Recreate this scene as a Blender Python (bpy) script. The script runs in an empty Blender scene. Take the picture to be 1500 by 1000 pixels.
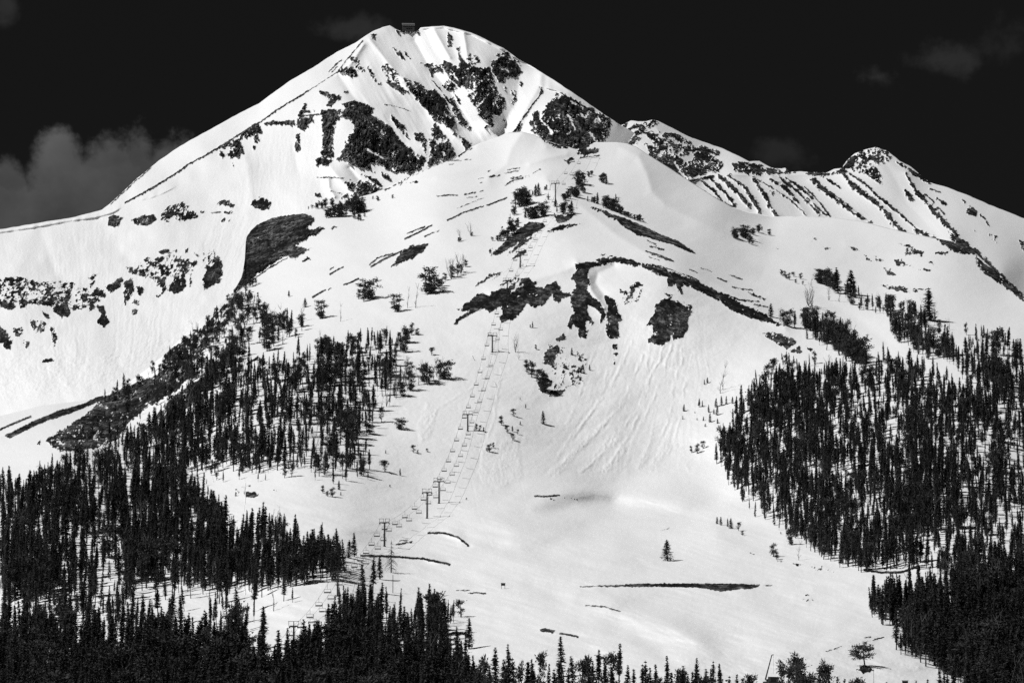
import bpy, math, random
import numpy as np
from mathutils import Vector

# ------------------------------------------------------------------ camera, sky, sun, exposure
S = bpy.context.scene
F = 5850.0                       # focal length in photograph pixels (1500 px wide)
PITCH = math.radians(7.5)
CP, SP = math.cos(PITCH), math.sin(PITCH)
cam = bpy.data.cameras.new('camera'); camo = bpy.data.objects.new('camera', cam)
S.collection.objects.link(camo); S.camera = camo
cam.sensor_width = 36; cam.lens = 36 * F / 1500; cam.clip_start = 1; cam.clip_end = 60000
camo.location = (0, 0, 0); camo.rotation_euler = (math.pi / 2 + PITCH, 0, 0)

SUN_EL, SUN_AZ = math.radians(47), math.radians(-122)   # azimuth from +Y towards +X
W = bpy.data.worlds.new('World'); S.world = W; W.use_nodes = True
wn, wl = W.node_tree.nodes, W.node_tree.links
wn.clear()
def N(tree, typ, **kw):
    n = tree.nodes.new(typ)
    for k, v in kw.items():
        if k.startswith('i_'):
            n.inputs[int(k[2:])].default_value = v
        else:
            setattr(n, k, v)
    return n
def math_n(tree, op, a, b=None, c=None, clamp=False):
    n = tree.nodes.new('ShaderNodeMath'); n.operation = op; n.use_clamp = clamp
    for i, v in enumerate((a, b, c)):
        if v is None: continue
        if isinstance(v, (int, float)): n.inputs[i].default_value = v
        else: tree.links.new(v, n.inputs[i])
    return n.outputs[0]
T = W.node_tree
sky = N(T, 'ShaderNodeTexSky', sky_type='NISHITA', sun_disc=False)
sky.sun_elevation = SUN_EL; sky.sun_rotation = -SUN_AZ + math.pi if False else SUN_AZ
sky.altitude = 2500; sky.air_density = 0.8; sky.dust_density = 0.3
sep = N(T, 'ShaderNodeSeparateColor'); T.links.new(sky.outputs[0], sep.inputs[0])
# deep red filter on black and white film: only part of the red light of the sky is kept
skyv = math_n(T, 'MULTIPLY_ADD', sep.outputs[0], 0.010, 0.050)
geo = N(T, 'ShaderNodeTexCoord')
nz = N(T, 'ShaderNodeTexNoise'); nz.inputs['Scale'].default_value = 52; nz.inputs['Detail'].default_value = 8
nz.inputs['Roughness'].default_value = 0.62
T.links.new(geo.outputs['Generated'], nz.inputs['Vector'])
nz2 = N(T, 'ShaderNodeTexNoise'); nz2.inputs['Scale'].default_value = 40; nz2.inputs['Detail'].default_value = 6
T.links.new(geo.outputs['Generated'], nz2.inputs['Vector'])
def pdir(px, py):
    v = Vector(((px - 750) / F, CP - (500 - py) / F * SP, SP + (500 - py) / F * CP)); v.normalize(); return v
cloud = None
for (px, py, rx, ry, dens) in [(-50, 345, 150, 130, .95), (82, 250, 52, 72, .95), (120, 330, 110, 120, 1.0), (165, 262, 60, 74, .95), (205, 250, 30, 62, .85),
                               (258, 258, 62, 66, .85), (10, 270, 34, 50, .8), (230, 330, 80, 80, .8),
                               (1370, 88, 75, 20, .20), (1290, 112, 42, 18, .24), (1480, 70, 45, 35, .14), (505, 40, 60, 18, .2),
                               (1150, 225, 60, 22, .13), (4, 12, 18, 20, .22)]:
    c = pdir(px, py)
    sub = N(T, 'ShaderNodeVectorMath', operation='SUBTRACT'); T.links.new(geo.outputs['Generated'], sub.inputs[0])
    sub.inputs[1].default_value = c
    sc = N(T, 'ShaderNodeVectorMath', operation='MULTIPLY'); T.links.new(sub.outputs[0], sc.inputs[0])
    sc.inputs[1].default_value = (F / rx, F / rx * .3, F / ry)
    ln = N(T, 'ShaderNodeVectorMath', operation='LENGTH'); T.links.new(sc.outputs[0], ln.inputs[0])
    w = math_n(T, 'MULTIPLY_ADD', math_n(T, 'SUBTRACT', nz.outputs[0], 0.5), 2.5 if dens > .5 else 5.5, ln.outputs['Value'])
    mr = N(T, 'ShaderNodeMapRange', interpolation_type='SMOOTHSTEP')
    T.links.new(w, mr.inputs[0])
    mr.inputs[1].default_value = 1.12 if dens > .5 else 1.1
    mr.inputs[2].default_value = 0.60 if dens > .5 else -0.2
    mr.inputs[3].default_value = 0; mr.inputs[4].default_value = dens
    cloud = mr.outputs[0] if cloud is None else math_n(T, 'MAXIMUM', cloud, mr.outputs[0])
cl = math_n(T, 'MULTIPLY', cloud, math_n(T, 'MULTIPLY_ADD', nz2.outputs[0], 1.45, -0.13))
tot = math_n(T, 'ADD', skyv, cl)
bg = N(T, 'ShaderNodeBackground'); bg.inputs[1].default_value = 0.12
T.links.new(tot, bg.inputs[0])
wo = N(T, 'ShaderNodeOutputWorld'); T.links.new(bg.outputs[0], wo.inputs[0])

sl = bpy.data.lights.new('sun', 'SUN'); sl.energy = 3.75; sl.angle = math.radians(0.5); sl.color = (1, 1, 1)
so = bpy.data.objects.new('sun', sl); S.collection.objects.link(so)
sd = Vector((math.sin(SUN_AZ) * math.cos(SUN_EL), math.cos(SUN_AZ) * math.cos(SUN_EL), math.sin(SUN_EL)))
so.rotation_euler = sd.to_track_quat('Z', 'Y').to_euler()
S.view_settings.view_transform = 'Standard'; S.view_settings.look = 'None'
S.view_settings.exposure = 0.0; S.view_settings.gamma = 1.0
S.render.engine = 'CYCLES'
S.cycles.use_denoising = False
S.cycles.max_bounces = 6; S.cycles.diffuse_bounces = 3

# ------------------------------------------------------------------ helpers
COL = S.collection
rnd = random.Random(7)
def unproject(px, py, Y):
    a = (px - 750) / F; b = (500 - py) / F
    k = Y / (CP - b * SP)
    return a * k, Y, (SP + b * CP) * k
def P(s):
    return np.array([[float(v) for v in q.split(',')] for q in s.split()])
def _h(ix, iy, seed):
    n = (ix.astype(np.int64) * 374761393 + iy.astype(np.int64) * 668265263 + seed * 1442695041) & 0xffffffff
    n = ((n ^ (n >> 13)) * 1274126177) & 0xffffffff
    n = (n ^ (n >> 16)) & 0xffffff
    return n / float(0xffffff) * 2 - 1
def vn(x, y, seed=0):
    ix = np.floor(x); iy = np.floor(y); fx = x - ix; fy = y - iy
    fx = fx * fx * (3 - 2 * fx); fy = fy * fy * (3 - 2 * fy)
    a = _h(ix, iy, seed); b = _h(ix + 1, iy, seed); c = _h(ix, iy + 1, seed); d = _h(ix + 1, iy + 1, seed)
    return (a * (1 - fx) + b * fx) * (1 - fy) + (c * (1 - fx) + d * fx) * fy
def fbm(x, y, o=4, seed=0, g=.5):
    s = 0; a = 1; t = 0
    for i in range(o):
        s = s + a * vn(x * 2 ** i + 17.3 * i, y * 2 ** i - 9.1 * i, seed + i); t += a; a *= g
    return s / t
def sdf(px, py, pts, closed=True):
    """signed distance, positive inside (closed) or minus distance (open)"""
    d = np.full(px.shape, 1e9); ins = np.zeros(px.shape, bool)
    n = len(pts)
    for i in range(n if closed else n - 1):
        ax, ay = pts[i]; bx, by = pts[(i + 1) % n]
        ex, ey = bx - ax, by - ay; L = ex * ex + ey * ey + 1e-9
        t = np.clip(((px - ax) * ex + (py - ay) * ey) / L, 0, 1)
        d = np.minimum(d, (px - ax - t * ex) ** 2 + (py - ay - t * ey) ** 2)
        if closed:
            c = (ay > py) != (by > py)
            with np.errstate(divide='ignore', invalid='ignore'):
                ins ^= c & (px < ex * (py - ay) / (ey if ey else 1e-9) + ax)
    d = np.sqrt(d)
    return np.where(ins, d, -d) if closed else -d
def sstep(a, b, x):
    t = np.clip((x - a) / (b - a), 0, 1); return t * t * (3 - 2 * t)
def tps(ctrl):
    c = np.array(ctrl, float); x = c[:, 0] / 300; y = c[:, 1] / 300; v = np.log(c[:, 2])
    n = len(c); r = np.hypot(x[:, None] - x, y[:, None] - y)
    K = r ** 2 * np.log(r + 1e-9) + np.eye(n) * 0.003
    A = np.zeros((n + 3, n + 3)); A[:n, :n] = K; A[:n, n] = A[n, :n] = 1; A[:n, n + 1] = A[n + 1, :n] = x; A[:n, n + 2] = A[n + 2, :n] = y
    w = np.linalg.solve(A, np.concatenate([v, [0, 0, 0]]))
    def f(px, py):
        X = px / 300; Yy = py / 300; s = w[n] + w[n + 1] * X + w[n + 2] * Yy
        for i in range(n):
            r2 = (X - x[i]) ** 2 + (Yy - y[i]) ** 2 + 1e-12
            s = s + w[i] * .5 * r2 * np.log(r2)
        return np.exp(s)
    return f
# ------------------------------------------------------------------ terrain: skylines, depths, relief, bare rock, dark strips
SKY_A = P("-700,470 -250,385 0,336 30,331 70,324 110,318 150,307 160,299 178,283 200,262 232,236 262,215 300,194 340,172 380,151 424,119 460,98 494,76 520,63 545,47 560,40 571,37.5 580,43 588,46 612,46 616,41 630,39 650,38 668,42 690,48 712,58 738,71 760,87 778,97 793,106 815,120 850,143 880,164 905,181 950,206 1000,240 1200,345 1500,420")
SKY_C = P("600,330 800,225 860,200 895,192 905,186 914,182 924,177 945,178 955,175.5 965,178 985,188 1010,201 1040,211 1060,218 1085,230 1098,237 1112,236 1128,245 1142,247 1150,246 1158,252 1175,251 1190,252 1212,253 1222,248 1233,246 1240,236 1252,225 1268,219 1283,215.5 1300,221 1310,229 1318,236 1334,244 1342,250 1352,260 1362,267 1392,276 1420,287 1450,300 1480,312 1500,320 1600,356 1800,410 2200,470")
SKY_B = P("-700,700 -250,640 0,609 60,594 122,586 152,579 185,562 215,540 240,520 270,490 300,462 330,436 346,420 354,406 357,392 359,378 359,362 361,350 366,339 378,328 394,322 412,316 440,313.5 452,310 475,303 500,298 520,290 545,284 562,277 590,262 615,251 640,243 665,232 690,215 705,209 728,201 745,194 765,193 782,197 800,206 820,212 845,219 862,212 872,208.5 905,208.5 920,210.5 932,215 950,227 982,247 1008,264 1050,291 1072,303 1097,311 1130,317 1180,317 1230,320 1262,324 1300,334 1350,345 1392,353 1408,358 1428,370 1452,392 1478,414 1500,436 1560,478 1800,580 2200,650")
def smooth_sky(sk, j, seed):
    def f(px):
        rough = 1.5 * sstep(352, 362, px) * (1 - sstep(425, 440, px)) if seed == 2 else 0
        return np.interp(px, sk[:, 0], sk[:, 1]) + (j + rough) * fbm(px / 9, px * 0, 3, seed) + rough * .7 * vn(px / 2.2, px * 0, seed + 50)
    return f
skyA, skyB, skyC = smooth_sky(SKY_A, .55, 1), smooth_sky(SKY_B, .35, 2), smooth_sky(SKY_C, .7, 3)
yB = tps([(-250, 1000, 1350), (0, 1000, 1250), (375, 1000, 1190), (750, 1000, 1150), (1125, 1000, 1150), (1500, 1000, 1260), (1750, 1000, 1350),
    (0, 1100, 1080), (750, 1100, 1010), (1500, 1100, 1090), (-250, 1100, 1150), (1750, 1100, 1150),
    (-250, 850, 1600), (0, 850, 1480), (0, 720, 1720), (100, 650, 1850), (-250, 720, 1850), (-250, 640, 2000), (0, 609, 2020), (150, 580, 2090),
    (300, 850, 1450), (300, 750, 1650), (300, 650, 1820), (300, 550, 1980), (300, 462, 2160), (365, 400, 2310), (440, 320, 2460),
    (500, 850, 1390), (500, 750, 1600), (500, 650, 1790), (500, 550, 1940), (500, 450, 2110), (500, 350, 2340), (545, 290, 2520),
    (562, 800, 1540), (625, 757, 1650), (600, 700, 1740), (640, 620, 1860), (640, 520, 1990), (640, 420, 2140), (640, 320, 2340), (640, 250, 2540),
    (750, 900, 1330), (750, 800, 1540), (750, 710, 1760), (740, 630, 1870), (730, 520, 2000), (745, 440, 2100), (762, 390, 2190), (812, 305, 2350), (740, 260, 2520), (765, 195, 2660), (700, 212, 2640),
    (900, 940, 1240), (900, 860, 1410), (900, 800, 1560), (900, 735, 1790), (900, 690, 1860), (900, 600, 1960), (900, 500, 2070), (900, 400, 2180), (880, 382, 2205), (870, 310, 2370), (860, 250, 2560), (870, 212, 2680), (930, 216, 2690),
    (1000, 960, 1200), (1050, 860, 1420), (1050, 780, 1610), (1050, 735, 1780), (1050, 650, 1910), (1050, 550, 2030), (1060, 450, 2160), (980, 395, 2200), (1000, 330, 2420), (1050, 293, 2590), (1008, 264, 2640),
    (1150, 950, 1220), (1180, 860, 1420), (1180, 780, 1600), (1180, 700, 1760), (1180, 600, 1930), (1160, 480, 2140), (1180, 400, 2360), (1150, 340, 2560), (1130, 318, 2650),
    (1340, 950, 1260), (1340, 850, 1430), (1340, 750, 1620), (1340, 650, 1800), (1340, 550, 1990), (1340, 470, 2180), (1300, 400, 2430), (1300, 335, 2640), (1392, 354, 2600),
    (1500, 850, 1430), (1500, 700, 1740), (1500, 600, 1900), (1500, 520, 2080), (1480, 416, 2480), (1800, 850, 1500), (1800, 585, 2200), (1800, 700, 1850)])
yA = tps([(-250, 640, 2700), (-250, 385, 2950), (0, 600, 2680), (0, 470, 2800), (0, 336, 2950), (150, 640, 2650), (150, 580, 2700), (150, 460, 2830), (150, 306, 3000),
    (300, 500, 2800), (300, 400, 2900), (300, 300, 3010), (300, 228, 3080), (300, 194, 3130), (232, 237, 3090), (220, 275, 3030),
    (380, 320, 2990), (400, 250, 3060), (400, 160, 3150), (380, 151, 3180), (470, 300, 2990), (470, 240, 3060), (470, 160, 3130), (475, 90, 3230),
    (560, 270, 3030), (520, 220, 3060), (510, 160, 3120), (545, 120, 3190), (571, 38, 3300), (600, 200, 3110), (600, 130, 3190), (600, 50, 3300), (630, 240, 3060),
    (660, 130, 3200), (650, 38, 3310), (690, 200, 3140), (700, 120, 3200), (740, 71, 3290), (720, 170, 3150), (750, 190, 3160), (760, 120, 3240), (793, 106, 3280),
    (800, 180, 3120), (850, 210, 3080), (850, 143, 3220), (830, 140, 3190), (905, 181, 3210), (890, 205, 3130), (700, 330, 2950), (900, 330, 2980), (500, 420, 2850), (1000, 240, 3300), (1200, 345, 3400), (1100, 420, 3200)])
yC = tps([(600, 330, 3550), (800, 225, 3450), (905, 186, 3270), (955, 176, 3320), (920, 210, 3180), (980, 235, 3140), (985, 188, 3330), (1060, 218, 3370), (1030, 250, 3180), (1010, 264, 3060), (1010, 300, 2990),
    (1075, 255, 3160), (1130, 257, 3230), (1130, 245, 3380), (1190, 253, 3350), (1100, 310, 3020), (1200, 316, 3080), (1240, 236, 3420), (1283, 216, 3450), (1300, 333, 3080), (1280, 270, 3280), (1362, 267, 3400),
    (1350, 340, 3060), (1390, 352, 2990), (1450, 300, 3380), (1500, 320, 3380), (1420, 350, 3040), (1500, 400, 3000), (1470, 400, 2900), (1500, 450, 2850), (1400, 450, 2880), (1200, 450, 2850), (1000, 420, 2850),
    (1800, 410, 3400), (1800, 560, 2800), (2200, 470, 3500), (800, 400, 3100)])
# ribs (+, towards the viewer) and gullies (-): polyline, depth in m, half width in px
RIBS_A = [("542,58 556,76 570,94 583,110 600,124", 9, 7), ("532,66 520,85 506,104 494,108", 8, 6), ("494,107 516,140 540,165 570,190 590,212", -8, 10),
    ("636,44 646,62 658,84", 8, 6), ("622,44 634,70 648,88", -6, 6), ("679,50 682,66 684,80", 9, 5), ("608,60 630,100 660,135 690,180", -12, 9),
    ("792,112 790,126 770,160 750,195", 16, 12), ("762,110 756,150 740,180", -6, 12), ("592,118 640,150 668,200 690,215", 14, 12), ("690,100 705,140 720,180", 14, 14),
    ("480,240 498,262 520,285", 6, 8), ("512,246 524,262 540,275", -6, 6), ("481,262 482,275 490,288", 7, 4), ("505,160 540,180 600,230", 9, 16),
    ("793,106 815,120 850,143 905,181", 5, 5), ("60,340 80,400 110,440", -4, 18), ("360,230 365,260 370,300", 3, 12), ("430,215 436,250", -3, 10)]
RIBS_B = [("868,212 905,214 935,228 948,255 955,280 975,300 1010,318 1060,340 1110,352", 12, 14), ("700,212 745,196 765,194 790,200 800,214", 7, 10),
    ("765,194 750,215 742,240 715,262", 9, 14), ("800,262 818,290 850,300 905,345 950,372 1020,400 1090,440 1150,478", 9, 14),
    ("845,385 862,405 866,425 885,450", 8, 7), ("884,432 872,415 876,400 900,390", -8, 10), ("640,260 700,245 760,238", 4, 10), ("776,240 800,232 830,226", 6, 6),
    ("720,430 780,410 830,395 845,386 900,378 1000,405 1100,455", 8, 10), ("640,776 655,779 672,786 687,801", 7, 6), ("520,812 580,812 622,815 660,825", 8, 6),
    ("780,744 870,740 960,748 1060,764", -15, 13), ("690,792 760,806 850,812", -12, 12), ("780,726 840,720 930,726 1040,740", 9, 11), ("850,880 910,890 980,913 1060,960", 10, 12), ("860,902 930,927 1010,975", -10, 13), ("1080,862 1160,890 1240,900", -12, 17), ("700,772 780,777 860,772", 7, 13), ("1110,770 1150,790 1190,815", 7, 13), ("1190,945 1230,935 1290,928 1340,940", 8, 13), ("700,840 800,862 860,880", -8, 14), ("1190,700 1100,740 1060,745", -8, 14),
    ("960,790 1040,785 1120,800", 5, 14), ("1150,878 1190,870 1220,885", 5, 12), ("850,858 960,852 1110,856", 5, 6), ("690,880 760,868 830,885", 4, 18),
    ("750,330 800,300", 4, 8), ("1240,360 1330,375 1400,380", 5, 16), ("1120,400 1200,430 1300,500", -7, 22), ("0,640 60,615 152,581", 6, 5), ("100,640 190,560 300,462", 8, 10), ("560,640 620,700 640,760", -2, 25)]
RIBS_C = [("1010,263 1040,257 1075,256 1140,257 1180,256 1233,250", 12, 4), ("1054,258 1075,276 1097,301", 6, 4), ("1068,258 1088,272 1104,292 1113,309", 7, 5), ("1104,261 1120,284 1129,303 1140,316", 7, 5),
    ("1130,263 1155,279 1180,312", 6, 5), ("1152,260 1177,279 1200,310", 6, 5), ("1188,264 1223,292 1255,315", 8, 6), ("1233,251 1250,272 1272,290 1295,307 1325,339", 9, 7), ("1250,260 1289,290 1325,319 1368,349", 6, 5),
    ("1327,255 1342,279 1361,302 1385,326 1410,354 1453,392 1500,437", 14, 9), ("1283,217 1310,260 1330,300 1370,340", -7, 14), ("955,178 970,200 990,230", 8, 8)]
ROCKS_A = """
M .8 183,297 200,288 235,268 262,251 275,241 300,228 332,209 364,188 383,178 404,162 428,148 452,133
L .3 452,133 470,121 485,112 494,106
L .5 532,60 516,78 506,90 494,107
L .5 162,299 178,284 200,264 222,245
P 3 377,180 385,190 383,197 372,197 366,200 352,203 350,198 364,187
P 1 320,216 333,209 352,203 357,221 339,234 333,228 336,222 345,215 332,218
P 3 336,226 350,215 357,221 352,228 339,234
P 3 371,198 377,198 379,207 372,208
P 2 371,213 375,214 373,222
P 1 322,219 326,222 328,232 322,230
P 1 337,240 343,241 343,246
P 1.5 384,181 400,177 412,178 430,176 434,182 412,183 400,183 388,184
P 3 439,160 448,150 451,158 446,160
P 2 438,161 460,161 461,165 440,166
L 1 438,169 455,169 472,167
P 3 437,172 458,171 455,182 448,190 444,193 436,186 434,180
P 2.5 435,196 440,197 438,215 433,222 431,215
P .8 466,133 480,135 499,142 499,146 490,150 485,157 478,154 484,149
P 1.5 502,132 509,133 508,138 503,137
P 3 470,161 505,160 497,168 493,180 492,190 485,196 487,212 488,222 489,232 474,230 469,222 472,215 472,195 471,175
P 1.5 463,232 474,229 488,236 480,243 463,242
P 4 507,156 520,150 536,157 543,168 556,175 573,186 579,196 594,212 610,223 621,228 626,236 614,249 597,255 588,251 578,254 566,249 561,243 548,240 541,241 549,253 541,249 530,245 514,241 504,235 493,234 498,226 506,208 513,196 519,187 516,178 506,172 497,172 500,166 505,160
P 1.3 500,152 520,147 536,153 548,160 543,166 530,160 508,160
P 3 558,252 568,256 574,266 560,260
P 3.5 627,204 636,200 640,210 652,207 662,222 668,228 656,236 640,242 625,246 628,232 629,217
P 2 636,180 642,185 650,195 658,205 664,220 670,230 660,222 648,205 632,200 630,192
P 2 606,196 614,193 622,198 626,212 624,232 619,220 616,208 608,204
P 1.5 584,188 595,194 600,206 592,198
P .7 573,168 586,180 596,190 582,188 575,176
L .4 563,153 580,156 600,163
P 2 503,268 512,263 520,270 523,285 512,280
P 2.5 523,265 545,267 555,275 566,279 550,288 520,298 498,290 512,280
L .6 464,260 480,260 503,261
P 1.2 530,256 546,260 556,268 566,276 552,270
L .4 484,280 500,284
P 1.5 460,281 470,283 468,288 461,287
P 3 495,103 508,97 520,98 524,112 518,114 506,110 497,106
P 1 545,50 552,50 550,55 544,54
P 3 586,47 600,44 612,45 617,51 605,50 596,50
P 1.5 580,43 584,46 585,51 581,48
P .8 576,70 585,72 590,82 594,90 585,82 578,76
P 1.6 590,74 595,78 602,86 596,84
L .5 482,105 490,96 500,88
L .5 486,106 494,97
P .6 513,84 524,86 536,106 526,106
P .9 538,98 546,104 550,115 558,124 552,122 542,108
P .3 559,95 568,94 584,108 584,122 574,121 566,118 562,110
P 2.5 563,118 575,121 590,128 600,136 588,137 572,126
P 4 588,110 604,120 614,122 625,131 639,132 647,140 657,155 665,171 668,180 660,190 652,185 645,176 636,176 622,158 612,148 600,134
L 1 633,118 640,126 650,138 658,150
P .9 616,92 636,94 646,99 649,107 639,105 633,112 622,98
P 3.5 642,97 652,89 666,96 673,100 671,80 668,70 673,67 676,83 684,94 690,86 689,94 703,100 719,99 719,89 738,81 745,86 759,94 762,99 764,108 753,115 748,112 738,113 738,124 729,118 724,108 722,120 730,132 740,142 740,156 734,171 722,166 724,187 716,184 706,172 700,169 700,163 689,148 684,140 684,131 679,128 674,126 668,132 658,134 646,128 652,120 655,112 649,100
P .4 688,76 700,82 704,92 692,94 684,88
P .6 657,48 661,54 664,66 656,68
P .4 726,80 742,76 752,84 762,96 750,92
P 2 738,127 743,130 742,134 738,132
P 2 761,118 766,121 764,130 760,126
P 2.2 748,131 757,134 757,148 752,155 749,147
P 1 736,175 740,176 738,180 735,179
P 1 709,185 716,184 718,188 711,188
P 3 657,144 664,142 672,160 678,170 690,184 692,189 684,188 675,185 669,176 662,160
P .9 665,134 672,144 676,155 670,148
P 2.5 672,198 680,202 691,210 691,218 683,221 677,210
P 1.5 662,192 669,198 664,198
L 1 793,128 794,135 790,142 780,153 770,168 762,180 756,190 749,198
P 2 790,128 796,129 794,139 790,138
P 2 762,176 768,180 766,190 756,192
P 4 814,136 824,136 829,144 843,153 856,156 866,160 880,168 894,176 896,182 891,195 885,206 878,214 866,222 850,226 830,222 812,214 792,204 778,194 776,180 782,161 789,163 792,171 802,153 810,144
P .5 820,134 840,146 860,154 884,168 896,178 880,170 850,160 828,150
P 1.5 159,318 166,314 180,318 176,328 168,333 158,331
P 1.5 191,322 209,316 225,314 230,321 216,331 196,328
P 3 236,312 249,302 268,296 281,301 272,306 284,309 291,318 273,322 265,325 252,318 246,326 237,322
P 1 294,308 301,309 299,313 294,312
P 3 313,298 334,292 343,300 342,305 329,302 320,301
P 2 328,309 342,309 340,314 330,314
L .7 309,312 323,311
P 2 320,320 342,320 340,325 324,325
P 3 366,298 372,293 380,289 392,291 397,297 395,306 385,308 372,304 368,302
P 1 232,368 247,364 250,370 236,372
P 1 254,368 259,365 259,370
P .8 270,368 275,364 277,370
P 2 283,370 294,372 290,376
P 2 276,384 289,379 290,387 283,392
P .4 228,378 250,372 278,380 284,400 262,408 240,402 226,392
P .0 185,392 215,378 240,380 250,395 230,410 190,400
P 3 228,406 242,406 244,424 236,436 229,434 236,424 226,413
P 3 247,419 257,405 273,408 273,418 268,427 255,430 246,426
P 2 276,400 282,402 280,420 276,422 278,410
P 3 297,403 308,390 324,381 327,402 321,413 308,421 298,424
P .1 296,372 312,366 322,378 312,392 300,394
P 2.5 204,394 214,395 212,407 204,405
P 3 0,438 16,440 24,447 17,455 0,450 -40,445
P 2.5 27,437 40,439 39,452 29,450
P -.15 -60,412 0,408 25,405 60,413 100,412 130,425 150,440 112,455 60,446 0,440 -60,440
P 3 56,437 69,442 79,438 84,447 96,442 104,453 100,466 90,466 86,460 77,456 75,448 64,448
P 2.5 61,455 70,460 74,469 67,466
P .1 67,420 90,415 118,440 118,450 105,455 90,440 72,440
P 3 128,434 141,421 154,426 156,436 140,436
P 3.5 162,416 178,405 181,410 176,421 170,425 160,429 154,420
P 1.5 128,407 141,400 144,402 136,410
P 1 130,418 138,412 134,422
P 3 131,439 139,437 139,453 131,456
P 3.5 141,448 150,447 155,456 160,472 152,480 142,472 149,460
P 1 179,415 192,407 198,423 192,434 184,448 181,430
P 1.5 200,418 211,423 206,434 200,430
P 2 195,437 205,440 202,447 195,444
P 2 192,452 202,453 200,461 193,460
P 3.5 0,477 10,485 19,500 16,511 10,513 0,504 -30,480
P 1 19,482 32,479 34,490 24,492
P 2.5 35,498 43,501 40,510 36,508
P .3 43,470 68,470 62,487 50,486
P 2 70,478 80,480 84,497 79,508 75,490
P 2 62,527 77,525 80,528 70,531 62,531
S 1.4 536,218 548,225 560,231
S 1 549,226 566,232
S 1.3 732,101 740,99 744,104
S .9 719,100 722,112 726,122 731,132
S .7 655,112 664,122 672,128
S .9 662,104 666,112 672,118
S .6 700,120 710,114 716,108
S .6 704,150 716,138 722,130
S .6 694,160 706,150
S 1.2 829,166 835,172 838,180 842,190
S .9 790,172 796,180 806,190
S 1.3 868,180 873,175 875,170
S 1.3 862,193 872,205 876,214
S .8 810,173 820,172
S 1.5 850,166 856,172 862,164
S 1 625,208 627,222 624,240 618,246
S .9 646,222 652,226
S .5 520,220 528,226
S .9 884,200 876,210
"""
ROCKS_C = """
P 3 903,190 912,182 920,178 917,188 908,194
P 3 928,182 948,180 955,176 966,180 952,187 942,196 934,210 926,214 918,210 928,198 934,188 924,190 912,206 898,212 908,198 918,190
S .8 948,187 940,197 929,212
P 2 972,183 974,186 971,187
P .9 956,210 960,204 975,194 982,200 974,208 971,218 964,224 956,218
P 3.5 944,210 960,216 964,229 974,224 990,226 1003,237 1014,234 1020,218 1028,211 1040,218 1052,220 1054,226 1046,231 1060,236 1060,242 1054,253 1043,253 1027,256 1006,265 992,262 972,250 956,240
P .2 940,192 990,196 1012,206 1020,220 1000,230 975,222 956,205
P 1.5 988,200 996,199 1002,204 998,210 992,208
S 1.2 988,238 996,250 1006,262
S .8 1040,225 1050,230
P 3.5 1072,239 1083,237 1099,239 1112,240 1120,246 1143,247 1158,256 1140,256 1120,258 1100,256 1075,253
P 3 1140,246 1158,250 1170,253 1158,256
P 2 1185,250 1215,254 1236,246 1232,254 1205,259 1180,256
L 1 1010,265 1030,261 1045,257
L .6 1012,268 1050,292 1075,304
L 1.3 1027,264 1046,280 1060,298
L 1.5 1040,260 1062,282 1076,301
L 1.9 1054,258 1075,276 1086,288 1097,301
L 2.1 1068,258 1088,272 1104,292 1113,309
L 1.9 1104,261 1120,284 1129,303 1140,318
L .7 1110,263 1134,277 1158,293 1180,314
P 2 1126,280 1134,279 1136,286 1128,287
L 1.6 1130,263 1155,279 1168,295
L 1.3 1142,260 1166,279 1190,303 1200,314
L 1.2 1152,260 1177,279 1190,290
L 1.3 1188,264 1223,292 1255,315 1275,326
L 2.2 1190,262 1215,284 1235,300
L .7 1182,290 1210,315
L .7 1180,275 1200,296 1215,316
L 1.2 1212,262 1231,275
L .8 1216,281 1244,302 1274,326
L 2.3 1233,251 1250,272 1272,290 1295,307 1308,326 1325,341
L 1.2 1240,251 1265,268 1289,290 1325,319 1346,339 1372,352
L 2 1340,335 1368,350
L 2.4 1342,279 1361,302 1385,326 1410,354 1432,371 1453,392 1475,413 1500,437
L 1.3 1327,255 1334,266 1342,279
P 3 1300,318 1312,322 1320,336 1308,330
P 4 1392,340 1404,346 1428,368 1432,385 1410,372 1392,362
P 3.5 1430,378 1450,392 1478,413 1500,438 1495,440 1455,412 1434,392
L .6 1355,285 1368,296
L 1.2 1372,290 1385,300
L .9 1374,304 1383,313
L .7 1362,277 1378,282
L 1.9 1326,280 1332,286 1337,293
P 3 1233,247 1240,236 1252,225 1270,219 1282,214 1299,221 1308,230 1299,238 1284,240 1274,236 1259,232 1252,243 1270,247 1284,245 1291,258 1291,270 1274,260 1261,251 1244,247
P .3 1240,236 1262,226 1284,246 1270,256 1246,250
P 2 1312,236 1325,240 1338,250 1352,258 1364,269 1352,266 1330,252
S .7 1278,217 1290,219
S 1.2 1292,227 1300,230
P 1.5 1419,300 1432,309 1430,317 1415,313
L 1.2 1437,315 1443,322 1449,331
P 2 1492,350 1500,355 1504,372 1494,362
P -.5 1448,343 1460,345 1462,356 1452,352
P .5 1410,293 1416,295 1412,297
P .5 1426,336 1431,337 1428,340
"""
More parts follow.
